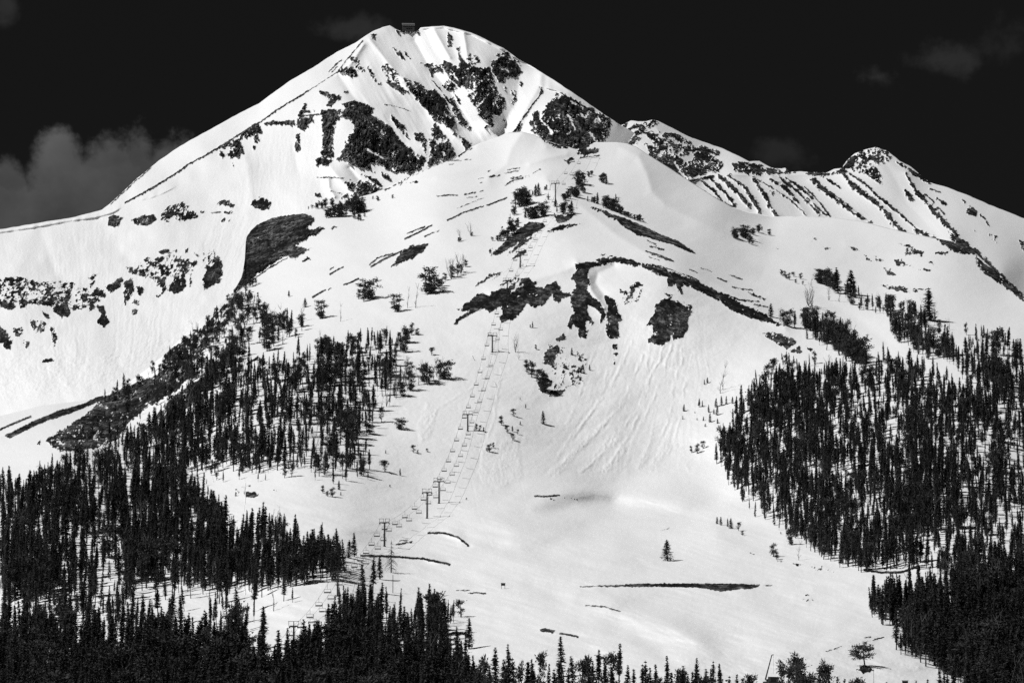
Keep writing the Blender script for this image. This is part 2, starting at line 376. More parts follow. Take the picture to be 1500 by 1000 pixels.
ROCKS_SHADE_B = """
P 5 446,313 458,317 460,324 450,333 457,336 473,332 476,335 462,343 444,351 434,360 449,364 457,364 442,373 431,380 422,376 417,375 399,386 375,402 367,412 350,424 340,430 349,404 356,398 358,386 356,367 358,349 364,338 375,327 394,321 410,314 430,313
P 2.5 346,392 357,378 358,388 350,404 342,404
L .7 340,432 377,405 395,392 420,378
S .5 352,428 380,408 404,390
P 2 482,334 495,330 488,336
L .7 483,402 493,396 502,391
L .9 484,394 488,392
P 1.5 440,381 452,376 456,380 444,384
M 1 458,435 468,429 476,425
L .3 480,424 485,422
M 1.1 504,417 515,413 525,408
M 1 543,391 562,380 588,368
L .8 541,388 553,378 575,371
P 3 572,391 590,366 606,358 629,357 617,371 598,382 577,390
M 1 593,350 612,341 633,330
L .8 597,342 622,332
L .6 622,346 644,337
M .9 655,323 680,311 708,302
M .9 713,301 742,290
L .7 640,287 655,286 670,286
L .9 680,285 697,282
L .5 684,290 698,288
L .3 670,305 708,290
L .7 743,249 761,246
L .9 716,259 732,257
L .7 739,254 760,250
L .7 748,262 764,258
L .8 740,271 752,264 765,261
L .4 700,262 708,261
L .5 702,268 706,267
L .5 714,251 719,250
L .4 781,254 792,248
L .5 703,281 708,279
L .6 655,236 675,235
L .6 680,234 690,234
L .6 658,241 664,240
P 2 562,279 590,263 615,252 640,243 665,231 690,213 694,217 676,227 664,233 645,238 622,248 590,266 592,270 578,272 565,279
P 1.5 594,268 610,264 614,268
P 2 790,199 800,206 820,212 835,217 830,219 812,215 794,206
P 3.5 842,225 850,220 876,217 877,222 866,226 860,229
L .8 850,231 877,228
P 2.5 826,235 838,231 842,233 833,240
P 2 850,213 860,206 872,206 864,214 858,222 846,222
P 4 775,324 790,326 801,329 790,339 772,348 750,362 735,372 723,375 721,372 745,347 764,332
P 3.5 792,340 775,353 761,363 743,374 746,369 764,352
P 3 762,368 772,366 770,372 748,381
P 3 809,312 818,316 831,315 844,312 842,315 831,323 820,328 815,324
P 3 801,340 815,331 833,329 852,327 844,329 825,336 810,340
P 1 863,303 876,304 892,311 912,322 900,322 880,312
B 4 898,315 914,320 940,331 964,343 994,354 1018,371 1010,369 988,358 967,353 951,347 934,344 912,330
M .8 946,368 966,374 986,382
L .7 951,361 972,365
L .4 950,376 966,382
L .5 948,352 960,358
P 4.5 670,454 702,429 710,431 715,433 720,428 742,421 757,413 758,407 776,407 779,413 790,412 784,420 794,421 813,412 821,418 822,426 835,429 837,434 822,437 819,444 810,440 810,431 803,440 792,448 779,452 773,444 765,456 752,468 734,472 730,464 736,460 733,450 718,458 709,452 696,458 680,466 664,477 667,469 688,455 677,455
S 1.5 762,408 755,422 748,430
S .8 757,421 766,417
S .5 756,436 762,433
P 2.5 695,421 704,411 720,401 745,395 735,401 722,405 712,411
P 2 712,414 735,400 724,408
P 2 728,420 742,412 757,406 750,414
P 1.5 720,377 715,365 720,360
P 4 841,387 858,384 878,384 871,380 884,378 897,376 879,373 884,372 903,376 922,380 942,386 964,389 986,399 1018,410 1044,423 1072,437 1093,448 1122,460 1136,471 1152,477 1141,477 1120,471 1098,466 1090,463 1064,450 1056,442 1040,434 1024,427 1002,417 999,421 1002,434 994,426 990,416 978,421 977,407 956,400 940,391 922,389 900,384 881,389 863,392 862,402 865,416 860,424 868,434 881,445 884,453 887,460 884,469 879,474 881,460 873,452 865,447 860,444 863,461 871,472 868,476 858,469 857,476 862,484 858,496 847,493 847,482 839,474 836,482 830,476 836,464 842,458 836,448 836,434 844,418 836,407 844,396
P 3.5 884,432 889,432 900,439 903,452 913,468 905,472 908,495 892,496 887,482 889,460 890,448
P 5 974,437 986,439 1006,448 1012,461 1007,472 1009,482 998,495 985,498 983,485 980,500 969,506 958,504 948,501 958,488 954,477 945,479 958,460 961,445
P 1.5 973,428 986,434 980,440
P 3 921,429 924,416 935,412 942,418 930,421 929,429
P 1 906,422 918,426 918,430 908,428
P -.6 908,430 940,420 936,440 905,446
P -.3 1000,440 1012,448 1016,462 1006,456
P 1.5 897,503 904,505 904,512 898,512
P 1.5 899,516 904,517 902,521
P .5 899,526 901,532 899,538
P 3.5 814,498 827,487 829,498 819,501
P 3 800,512 818,506 811,535 795,532
P 2.5 787,565 795,543 810,560 795,577
P 1.5 800,572 830,570 820,580 805,580
P -.65 804,505 862,520 852,562 812,572 806,540
P 1 845,524 858,526 852,532
M 1.2 -20,634 0,629 20,620 45,610
B 2.5 8,638 52,616 85,602 122,592 152,577 150,584 122,597 95,607 70,615 50,623 14,641
P 1.4 65,645 125,607 150,583 200,560 237,545 280,545 262,570 215,597 185,622 175,640 150,655 88,662
P 1.5 225,615 237,595 265,572 300,550 337,545 290,587 250,612
L 1.2 330,550 352,538 378,524
L .8 300,575 325,562
P 1 53,648 60,646 56,650
P .8 240,520 300,475 345,430 360,440 320,490 280,530 240,550
P 2.5 357,720 375,720 378,727 360,728
L .8 354,713 366,711
L .9 345,717 350,721
P 1 401,716 406,716 404,719
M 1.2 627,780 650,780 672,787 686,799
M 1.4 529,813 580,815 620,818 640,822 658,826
L .8 580,797 603,793
L .5 585,792 596,790
L .4 665,865 688,864
L .7 686,868 700,868 712,869
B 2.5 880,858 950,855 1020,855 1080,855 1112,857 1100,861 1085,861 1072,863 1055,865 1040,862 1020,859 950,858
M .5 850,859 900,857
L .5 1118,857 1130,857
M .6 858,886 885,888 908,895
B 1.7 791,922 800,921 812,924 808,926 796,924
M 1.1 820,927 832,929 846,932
M 1.0 783,726 800,727 819,725
L .5 806,730 812,732
P -.7 826,728 848,731 838,732
P 2 870,958 880,960 890,966 878,964
P 2 1160,824 1176,825 1170,829
P 2 1136,820 1150,821 1144,823
P -.6 1182,826 1200,828 1222,836 1196,834
P -.8 1168,873 1184,870 1192,878 1178,879
L .3 968,777 980,773
L .3 1098,809 1105,812
P .6 1032,788 1036,787 1036,790
L .6 1267,934 1275,932
L .8 1278,937 1294,933
L .4 1210,954 1232,946
P 3 1253,981 1262,974 1274,976 1280,982 1264,986
P 2.2 1242,361 1250,362 1258,366 1248,366
P 2 1265,373 1270,374 1277,383 1270,382
P 0 1318,357 1336,359 1340,362 1322,361
P 1 1327,364 1340,365 1353,370 1350,375 1338,371 1324,374
P 1 1311,380 1322,381 1338,391 1312,390
P .5 1294,392 1304,395 1312,402 1298,403
P 1 1368,369 1380,368 1380,371 1370,372
P 1 1358,384 1369,382 1366,386
P .2 1345,393 1364,396 1356,398
P -.3 1203,360 1219,365 1208,364
P -.5 1280,375 1294,382 1284,382
P -.6 1186,347 1200,350 1190,353
P .2 1135,364 1141,364 1138,366
P 0 1290,417 1306,418 1340,424 1356,424 1330,428 1300,422
L .6 1010,395 1021,399
L .9 1069,403 1078,406 1087,409
L .3 1026,392 1044,398
M .8 1051,407 1064,412
L .9 1073,420 1085,423 1102,425
P 1.6 1094,428 1110,432 1122,439 1110,437
L .9 1056,429 1078,437 1088,440 1112,442
L .7 1105,446 1125,450
L .5 962,388 1000,401 1024,411
P 2 960,361 975,367 970,367
L 1 955,373 970,377 987,383
P 2.5 1116,487 1132,487 1150,492 1167,498 1164,506 1151,511 1124,495
P 2 1156,514 1172,506 1175,517 1162,518
P 1.5 1180,507 1190,512 1188,516
M 1.5 1266,834 1290,838 1320,838 1345,829
L .7 1290,832 1320,831 1340,824
P 3 1368,347 1391,352 1411,358 1428,369 1428,373 1402,371 1390,366
P 3.5 1428,374 1450,390 1478,413 1500,436 1500,442 1470,420 1450,405 1436,396 1430,386
P 1 1378,370 1390,368 1384,375
L .3 725,560 728,566
"""  # rock, dark strips and patches; below the crest rock lies a painted shadow line
def parse(txt):
    out = []
    for ln in txt.strip().splitlines():
        k, w, rest = ln.split(' ', 2); out.append((k, float(w), P(rest)))
    return out
def rock_field(px, py, feats, seed, ang=0.0):
    r = np.full(px.shape, -6.0)
    wx = px + 1.5 * vn(px / 3.1, py / 3.1, seed) + .9 * vn(px / 1.5, py / 1.5, seed + 1)
    wy = py + 1.5 * vn(px / 3.1, py / 3.1, seed + 2) + .9 * vn(px / 1.5, py / 1.5, seed + 3)
    nA = (fbm(px / 9, py / 9, 2, seed + 5, .7) * .5 + fbm(px / 3.6, py / 3.6, 3, seed + 15, .8) * .9) * 3.0
    nB = vn(px / 1.7, py / 1.7, seed + 8) * 1.1
    if ang:      # snow lying in cracks and on ledges
        quiet = np.where((py > 335) & (px < 360), .35, 1.0)
        u, v_ = px * .8 + py * .6 * ang, py * .8 - px * .6 * ang
        vein = 1 - 2.2 * np.abs(fbm(u / 8, v_ / 17, 3, seed + 20, .65)); patch = fbm(px / 17, py / 17, 3, seed + 24)
        speck = fbm(px / 3.2, py / 2.4, 3, seed + 28, .8)
        cut = 70 * np.clip(vein - .88 + .22 * patch, 0, 1) + 45 * np.clip(speck - .32 + .35 * patch, 0, 1)
        cut = cut * quiet
    else:
        speck = vn(px / 1.8, py / 1.6, seed + 28); cut = 22 * np.clip(speck - .78 + .40 * fbm(px / 14, py / 14, 2, seed + 29), 0, 1)
    flat_px, flat_py = px.ravel(), py.ravel()
    R = r.ravel(); WX, WY, NA, NB, CUT = wx.ravel(), wy.ravel(), nA.ravel(), nB.ravel(), cut.ravel()
    for k, w, pts in feats:
        pad = 7 + (w if k != 'P' else 0)
        m = (flat_px > pts[:, 0].min() - pad) & (flat_px < pts[:, 0].max() + pad) & (flat_py > pts[:, 1].min() - pad) & (flat_py < pts[:, 1].max() + pad)
        i = np.nonzero(m)[0]
        if not len(i): continue
        if k == 'P':
            d = sdf(WX[i], WY[i], pts)
            v = np.minimum(d, w)
            a = np.where(d > -1, 1, 0) if w < 1.2 else np.clip((d + 1.5) / 3, 0, 1)
            v = v + a * (NA[i] * (1.0 if w > 1.2 else 1.15) + NB[i])
            v = np.where(d < -1, np.minimum(v, d), v)
            if w < 1.2: v = np.minimum(v, d + 1.2)
            R[i] = np.maximum(R[i], v - (CUT[i] * (w > 1.9)))
        elif k == 'B':
            R[i] = np.maximum(R[i], np.minimum(sdf(flat_px[i] * .6 + WX[i] * .4, flat_py[i] * .6 + WY[i] * .4, pts) + 1.0 + .5 * NB[i], 3.5))
        elif k == 'M':
            R[i] = np.maximum(R[i], sdf(flat_px[i] * .7 + WX[i] * .3, flat_py[i] * .7 + WY[i] * .3, pts, False) + w + .28 + .4 * NB[i])
        elif k == 'L':
            d = sdf(flat_px[i] * .5 + WX[i] * .5, flat_py[i] * .5 + WY[i] * .5, pts, False)
            R[i] = np.maximum(R[i], d + w * ((1.25 + .75 * NA[i]) if ang == .6 else (1.0 + .45 * NA[i])) + .2)
        else:
            d = sdf(WX[i], WY[i], pts, False)
            R[i] = np.minimum(R[i], -(d + w + .4 * NB[i]))
    return R.reshape(px.shape)
FA, FB, FC = parse(ROCKS_A), parse(ROCKS_SHADE_B), parse(ROCKS_C)
def relief(px, py, ribs, soft=False):
    dy = np.zeros(px.shape)
    for s, amp, w in ribs:
        pts = P(s)
        pad = w * 3.2
        m = (px > pts[:, 0].min() - pad) & (px < pts[:, 0].max() + pad) & (py > pts[:, 1].min() - pad) & (py < pts[:, 1].max() + pad)
        if not m.any(): continue
        d = -sdf(px[m], py[m], pts, False)
        r = w * .18
        e0 = np.hypot(px[m] - pts[0, 0], (py[m] - pts[0, 1]) * 1.5); e1 = np.hypot(px[m] - pts[-1, 0], (py[m] - pts[-1, 1]) * 1.5)
        fade = sstep(0, 4.5 * w, np.minimum(e0, e1)) if soft and pts[:, 1].mean() > 690 else 1.0
        dy[m] -= fade * amp * (np.exp(-(d / w) ** 2 * .8) if soft and pts[:, 1].mean() > 690 else np.clip(np.exp(-(np.sqrt(d * d + r * r) - r) / w * 1.1) - .03, 0, 1))
    return dy
def polar_streak(px, py, cx, cy, sc, ln, seed):
    th = np.arctan2(px - cx, np.abs(py - cy) + 1); r = np.hypot(px - cx, py - cy)
    warp = 0.010 * vn(r / 40, th * 8, seed + 9) + .004 * vn(r / 9, th * 30, seed + 8)
    return (fbm((th + warp) * sc, r / ln, 4, seed, .75) + .25 * vn(px / 1.6, py / 2.2, seed + 7)) * np.clip(.75 + 1.1 * fbm(th * 12, r / 60, 3, seed + 6), .1, 1.6)
def mask(px, py, s, soft):
    return sstep(-soft, soft, sdf(px, py, P(s)))
def ridged(x, y, seed): return 1 - 2 * np.abs(fbm(x, y, 4, seed, .6))
def depthA(px, py, rock=None):
    y = yA(px, py) + relief(px, py, RIBS_A)
    bowl = mask(px, py, "-300,420 0,350 160,320 300,310 360,300 380,330 350,400 250,500 150,570 0,590 -300,600", 25)
    y = y + bowl * .62 * polar_streak(px, py, 150, 980, 120, 60, 31)
    deb = mask(px, py, "-200,540 0,525 60,500 130,520 200,500 260,480 300,450 260,510 180,560 120,578 0,582 -200,600", 14)
    y = y + deb * (.55 * fbm(px / 2.6, py / 2.2, 3, 44) + .8 * fbm(px / 7, py / 4, 3, 45))
    face = mask(px, py, "360,200 420,170 500,150 480,320 420,310 340,330", 15)
    y = y + face * .35 * fbm(px / 2.3, py / 9, 3, 46)
    peak = mask(px, py, "500,110 560,45 650,45 760,100 790,140 700,230 560,250", 12)
    y = y + peak * (.9 * fbm((px * .85 - py * .5) / 4.5, (px * .5 + py * .85) / 40, 3, 47) + 2 * fbm((px * .85 - py * .5) / 16, (px * .5 + py * .85) / 70, 2, 48))
    y = y + 5 * fbm(px / 60, py / 60, 3, 49) + .12 * fbm(px / 2, py / 2, 2, 50)
    # cornices: the lip overhangs the face
    for s, a, w in (("-250,392 0,341 40,335 80,328 110,323 140,319 165,312 180,304", 5, 1.6), ("183,299 205,294 225,289 240,283 262,272", 2, 1.5),
                    ("612,43 630,42 650,41 670,46 690,51 715,63 735,73 745,77", 5, 2.5), ("742,78 765,90 785,101 795,106", 5, 3), ("788,118 792,127 815,133 840,146 890,176", 9, 4)):
        pts = P(s)
        d = np.interp(px, pts[:, 0], pts[:, 1], left=-999, right=-999) - py     # > 0 above the lip line
        y = y - a * sstep(-1.0, 1.0, d) * np.exp(-np.clip(d, 0, None) / (w * 3)) * sstep(pts[0, 0], pts[0, 0] + 12, px) * (1 - sstep(pts[-1, 0] - 12, pts[-1, 0], px)) * (.8 + .4 * vn(px / 7, px * 0, 5))
    if rock is not None:
        k = sstep(-.5, 2.5, rock) * (1 - .75 * mask(px, py, '-300,420 0,340 160,305 300,285 400,285 400,340 350,450 100,560 -300,560', 12))
        y = y - k * (4.5 * ridged(px / 11 + .25 * vn(px / 6, py / 6, 59), py / 30, 60) + 3.4 * ridged(px / 3.4, py / 14, 61) + 2.0 * vn(px / 1.5, py / 4, 68) + 1.0 * vn(px / 5, py / 1.6, 67))
    return y
def depthB(px, py, rock=None):
    y = yB(px, py) + relief(px, py, RIBS_B, True)
    av = mask(px, py, "860,480 1040,450 1050,560 1010,690 900,700 790,700 830,600", 18)
    y = y + av * .42 * polar_streak(px, py, 1010, 230, 95, 55, 71)
    toe = 0
    for s in ("800,695 880,620 905,600 860,650 815,698", "846,690 900,630 912,640 862,690", "880,690 910,650 918,660 890,692", "930,684 950,650 958,620 950,670 936,690", "954,680 975,640 985,620 980,660 962,684", "705,650 760,640 765,700 730,715 705,700", "612,620 625,590 640,600 630,640 615,650"):
        toe = np.maximum(toe, mask(px, py, s, 3))
    y = y - toe * (.5 + 1.5 * np.abs(fbm(px / 3.2, py / 3.4, 3, 72)))
    y = y + 4.5 * fbm(px / 90, py / 45, 3, 73) + .9 * fbm(px / 28, py / 13, 3, 76)
    rough = sstep(330, 620, py)
    y = y + (.16 + .22 * rough) * fbm(px / 4.5, py / 2.4, 3, 74)
    # avalanche track edges: low walls of debris along the flow lines
    for q, (trk, am) in enumerate((("985,505 960,580 930,640 915,680", 1.0), ("975,505 935,600 890,660 850,692", 1.2), ("940,520 905,600 860,650 800,696", 1.3), ("1000,510 985,590 960,660 950,688", .9), ("925,500 880,590 840,640 800,690", 1.0), ("1010,520 1000,600 985,650 975,680", .8),
                                   ("870,520 850,580 830,620", .7), ("905,515 870,600 830,650 812,672", .9), ("950,500 945,560 935,610 905,660 885,690", 1.0), ("725,500 700,560 640,600 620,640", .7), ("735,540 720,620 700,690 715,710", .7), ("985,640 1000,670 1010,690", .8))):
        pts = P(trk); m = (px > pts[:, 0].min() - 12) & (px < pts[:, 0].max() + 12) & (py > pts[:, 1].min() - 5) & (py < pts[:, 1].max() + 5)
        if m.any():
            jx = 3.5 * vn(py[m] / 22, py[m] * 0, 700 + q) + 1.0 * vn(py[m] / 2.5, py[m] * 0, 720 + q)
            d = -sdf(px[m] + jx, py[m], pts, False); br = sstep(-.35, .3, fbm(px[m] / 6, py[m] / 14, 2, 740 + q))
            y[m] -= am * .7 * br * (np.exp(-(d / 1.6) ** 2) - .5 * np.exp(-((d - 4) / 2.5) ** 2))
    # machine and ski tracks across the lower field
    for q, trk in enumerate(("660,812 740,832 830,858 900,884 980,930 1060,975 1110,1004", "664,809 745,829 835,855 905,880 986,926 1066,971 1116,1000", "905,872 975,905 1050,948 1100,992", "640,850 700,858 780,866 860,884 900,905", "1130,810 1170,840 1200,880 1190,930", "700,905 760,915 840,935 900,965", "790,800 880,820 960,812 1050,800", "690,700 700,750 720,800 760,835", "760,690 770,740 800,790 860,830")):
        pts = P(trk); m = (px > pts[:, 0].min() - 8) & (px < pts[:, 0].max() + 8) & (py > pts[:, 1].min() - 8) & (py < pts[:, 1].max() + 8)
        if m.any():
            d = -sdf(px[m] + .8 * vn(py[m] / 8, px[m] / 20, 760 + q), py[m], pts, False)
            y[m] += (.55 if q < 3 else .32) * np.exp(-(d / 1.15) ** 2) * (.7 + .5 * vn(px[m] / 12, py[m] / 6, 780 + q))
    low = sstep(690, 760, py)
    y = y + low * (6.5 * fbm((px + .8 * py) / 120, (py - .12 * px) / 27, 2, 91) + 2.2 * fbm((px + .5 * py) / 45, (py - .15 * px) / 11, 2, 92))
    y = y + low * 1.0 * fbm((px * .97 + py * .26) / 34, (py * .97 - px * .26) / 3.0, 3, 75)
    if rock is not None:
        k = sstep(-1, 2, rock)
        cliff = mask(px, py, "340,430 357,300 470,300 470,345 420,372", 5)
        y = y - k * (.5 + .5 * ridged(px / 2.6, py / 2.2, 62) + cliff * (6.5 * ridged(px / 8, py / 26, 63) + 3 * ridged(px / 2.8, py / 5, 64) + 1.4 * vn(px / 1.6, py / 2, 69) + 2))
        gr = mask(px, py, "60,650 150,575 280,535 345,540 200,660", 6)
        y = y - k * gr * (3.2 * ridged(px / 5, py / 3.4, 65) + 1.5 * vn(px / 1.9, py / 1.7, 66))
    return y
def depthC(px, py, rock=None):
    y = yC(px, py) + relief(px, py, RIBS_C)
    y = y + 4 * fbm(px / 50, py / 50, 3, 81) + .3 * fbm((px * .75 - py * .66) / 3, (px * .66 + py * .75) / 25, 3, 82)
    if rock is not None:
        k = sstep(-1, 2, rock)
        y = y - k * (5 * ridged(px / 8, py / 14, 83) + 2.6 * ridged(px / 3, py / 5, 84) + 1)
    return y
def posB(px, py):
    a, b = np.array([float(px)]), np.array([float(py)])
    y = depthB(a, b)[0]
    return Vector(unproject(px, py, y))

# ------------------------------------------------------------------ materials
def new_mat(name):
    m = bpy.data.materials.new(name); m.use_nodes = True; return m, m.node_tree, m.node_tree.nodes['Principled BSDF']
def grey_mat(name, v, rough=.7, var=.25, scale=1.0, metal=0.0):
    m, t, b = new_mat(name)
    tc = N(t, 'ShaderNodeTexCoord'); nz = N(t, 'ShaderNodeTexNoise'); nz.inputs['Scale'].default_value = scale; nz.inputs['Detail'].default_value = 4
    t.links.new(tc.outputs['Object'], nz.inputs['Vector'])
    x = math_n(t, 'MULTIPLY_ADD', nz.outputs[0], 2 * var * v, v * (1 - var))
    t.links.new(x, b.inputs['Base Color'])
    b.inputs['Roughness'].default_value = rough; b.inputs['Metallic'].default_value = metal
    b.inputs['Specular IOR Level'].default_value = .2
    return m
def snow_rock_mat():
    m, t, b = new_mat('snow_and_rock')
    at = N(t, 'ShaderNodeAttribute', attribute_name='rock')
    tc = N(t, 'ShaderNodeTexCoord')
    def noise(scale, det=4, rough=.6, mp=None):
        n = N(t, 'ShaderNodeTexNoise'); n.inputs['Scale'].default_value = scale; n.inputs['Detail'].default_value = det; n.inputs['Roughness'].default_value = rough
        if mp:
            q = N(t, 'ShaderNodeMapping'); q.inputs['Scale'].default_value = mp; t.links.new(tc.outputs['Object'], q.inputs['Vector']); t.links.new(q.outputs[0], n.inputs['Vector'])
        else: t.links.new(tc.outputs['Object'], n.inputs['Vector'])
        return n.outputs[0]
    edge = math_n(t, 'MULTIPLY_ADD', math_n(t, 'SUBTRACT', noise(.55, 5, .75), .5), 4.0, at.outputs['Fac'])
    mr = N(t, 'ShaderNodeMapRange', interpolation_type='SMOOTHSTEP'); t.links.new(edge, mr.inputs[0])
    mr.inputs[1].default_value = -.35; mr.inputs[2].default_value = .35
    k = mr.outputs[0]
    # rock: dark, banded; contrast of lit faces and shaded cracks put into the colour
    def stretch(v, lo, hi):
        n = N(t, 'ShaderNodeMapRange', interpolation_type='SMOOTHSTEP'); t.links.new(v, n.inputs[0]); n.inputs[1].default_value = lo; n.inputs[2].default_value = hi; return n.outputs[0]
    r1 = stretch(noise(.05, 5, .75, (1, .5, .45)), .42, .60)        # beds and buttresses
    r2 = stretch(noise(.30, 5, .7, (1, .5, .22)), .42, .62)         # upright cracks, their shade in the colour
    r3 = stretch(noise(.35, 4, .75, (.8, .5, 1.05)), .40, .56)        # flat ledges
    rv = math_n(t, 'ADD', math_n(t, 'MULTIPLY', r1, .35), math_n(t, 'MULTIPLY', r2, math_n(t, 'MULTIPLY_ADD', r1, .7, .25)))
    rv = math_n(t, 'MULTIPLY', rv, math_n(t, 'MULTIPLY_ADD', r3, .75, .25))
    rockc = math_n(t, 'MULTIPLY_ADD', math_n(t, 'POWER', rv, 1.35), 0.155, 0.006)
    # snow: clean, with faint wind-blown dust
    s1 = noise(.02, 5, .6)
    snowc = math_n(t, 'MULTIPLY_ADD', s1, .05, .80)
    mx = N(t, 'ShaderNodeMix', data_type='FLOAT'); t.links.new(k, mx.inputs[0]); t.links.new(snowc, mx.inputs[2]); t.links.new(rockc, mx.inputs[3])
    t.links.new(mx.outputs[0], b.inputs['Base Color'])
    b.inputs['Roughness'].default_value = .75; b.inputs['Specular IOR Level'].default_value = .1
    bs = math_n(t, 'MULTIPLY', noise(.45, 5, .65), math_n(t, 'MULTIPLY_ADD', k, 3.0, .35))
    bp = N(t, 'ShaderNodeBump'); bp.inputs['Distance'].default_value = 1.0; bp.inputs['Strength'].default_value = .55
    t.links.new(bs, bp.inputs['Height']); t.links.new(bp.outputs[0], b.inputs['Normal'])
    return m
M_TERR = snow_rock_mat()
M_NEEDLE = grey_mat('dark_needles', .042, .8, .5, 2.0)
M_BARK = grey_mat('bark', .045, .9, .4, 4.0)
M_DEAD = grey_mat('weathered_dead_wood', .10, .9, .4, 4.0)
M_STEEL = grey_mat('dark_painted_steel', .035, .5, .2, 1.0)
M_CABLE = grey_mat('steel_cable', .10, .5, .1, 1.0)
M_WALL = grey_mat('dark_siding', .04, .8, .3, 1.0)
M_ROOF = grey_mat('grey_metal_roof', .16, .45, .2, .5)
M_GLASS = grey_mat('dark_window_glass', .01, .1, .1, 1.0)
M_BOARD = grey_mat('dark_sign_board', .02, .6, .2, 1.0)

# ------------------------------------------------------------------ mesh building
def mesh_np(name, V, Q, mat, smooth=True):
    me = bpy.data.meshes.new(name)
    me.vertices.add(len(V)); me.vertices.foreach_set('co', np.ascontiguousarray(V, np.float32).ravel())
    n = Q.shape[1]
    me.loops.add(Q.size); me.loops.foreach_set('vertex_index', np.ascontiguousarray(Q, np.int32).ravel())
    me.polygons.add(len(Q)); me.polygons.foreach_set('loop_start', np.arange(0, Q.size, n, dtype=np.int32))
    if smooth: me.polygons.foreach_set('use_smooth', np.ones(len(Q), bool))
    me.materials.append(mat); me.update(calc_edges=True); return me
def tag(o, label=None, cat=None, group=None, kind=None):
    if label: o['label'] = label
    if cat: o['category'] = cat
    if group: o['group'] = group
    if kind: o['kind'] = kind
    return o
def terrain(name, cols, bottom, sky, depth, feats, nrow, seed, back, front, label):
    nc = len(cols); sk = sky(cols); bt = bottom(cols)
    t = np.linspace(0, 1, nrow)[:, None]
    px = np.repeat(cols[None], nrow, 0); py = bt[None] + (sk - bt)[None] * t
    rk = rock_field(px, py, feats, seed, {'mountain_peak': 1.0, 'far_ridge': .6}.get(name, 0.0))
    y = depth(px, py, rk)
    X, Y, Z = unproject(px, py, y)
    # keep distance growing up the column so that the sheet never folds over itself, except for small lips
    rows = [(X, Y, Z, rk)]
    # far side of the ridge
    bx, by, bz = X[-1], Y[-1], Z[-1]
    ks = np.array([3, 8, 16, 30, 60, 100, 160, 230, 310, 400, 520])[:, None]
    drop = 1.0 * ks * back + .00015 * ks ** 2
    kk = np.repeat(ks, nc, 1)
    n_ = 6 * fbm(kk / 60, np.repeat(cols[None], len(ks), 0) / 50, 3, seed + 90) * (ks > 10)
    rows.append((bx[None] * (1 + kk / by[None]), by[None] + kk, bz[None] - drop - ks * .12 * (ks < 20) + n_, np.full(kk.shape, -6.)))
    if front:
        fx, fy, fz = X[0], Y[0], Z[0]
        s = np.linspace(.25, 1, 24)[:-1][:, None]
        Yf = fy[None] * s; Xf = fx[None] * s; Zf = -6 + (fz[None] + 6) * s ** 1.5
        rows.insert(0, (Xf, Yf, Zf, np.full(Xf.shape, -6.)))
    X, Y, Z, rk = (np.concatenate([r[i] for r in rows], 0) for i in range(4))
    nr = X.shape[0]
    V = np.stack([X, Y, Z], -1).reshape(-1, 3)
    idx = np.arange(nr * nc).reshape(nr, nc)
    Q = np.stack([idx[:-1, :-1], idx[:-1, 1:], idx[1:, 1:], idx[1:, :-1]], -1).reshape(-1, 4)
    me = mesh_np(name, V, Q, M_TERR)
    a = me.attributes.new('rock', 'FLOAT', 'POINT'); a.data.foreach_set('value', rk.ravel().astype(np.float32))
    o = bpy.data.objects.new(name, me); COL.objects.link(o)
    tag(o, label, kind='structure')
    return o
def colset(a, b, fa, fb, step, outer):
    return np.unique(np.concatenate([np.arange(a, fa, outer), np.arange(fa, fb, step), np.arange(fb, b + 1, outer)]))
STEP = 1.3
terrain('mountain_peak', colset(-700, 1500, -8, 915, STEP, 10), lambda c: np.interp(c, [-700, 0, 160, 365, 560, 800, 1500], [740, 650, 620, 440, 320, 260, 480]), skyA, depthA, FA, 290, 11, .55, False, None)
terrain('far_ridge', colset(600, 2200, 890, 1508, STEP, 10), lambda c: np.interp(c, [600, 900, 1010, 1100, 1300, 1400, 1500, 2200], [380, 250, 295, 340, 360, 390, 470, 700]), skyC, depthC, FC, 170, 12, .5, False, None)
terrain('front_ridge', colset(-700, 2200, -8, 1508, STEP, 10), lambda c: c * 0 + 1100, skyB, depthB, FB, 640, 13, .45, True, None)
# wide valley floor reaching to the horizon
gx = np.array([-30000., -6000, -1500, -500, 500, 1500, 6000, 30000]); gy = np.array([-20000., -4000, -800, 0, 500, 1500, 4000, 12000, 40000])
GX, GY = np.meshgrid(gx, gy)
V = np.stack([GX, GY, np.full(GX.shape, -1.75)], -1).reshape(-1, 3); nx = len(gx)
idx = np.arange(GX.size).reshape(GX.shape)
Q = np.stack([idx[:-1, :-1], idx[:-1, 1:], idx[1:, 1:], idx[1:, :-1]], -1).reshape(-1, 4)
me = mesh_np('ground', V, Q, M_TERR)
a = me.attributes.new('rock', 'FLOAT', 'POINT'); a.data.foreach_set('value', np.full(len(V), -6., np.float32))
o = bpy.data.objects.new('ground', me); COL.objects.link(o); tag(o, kind='structure')

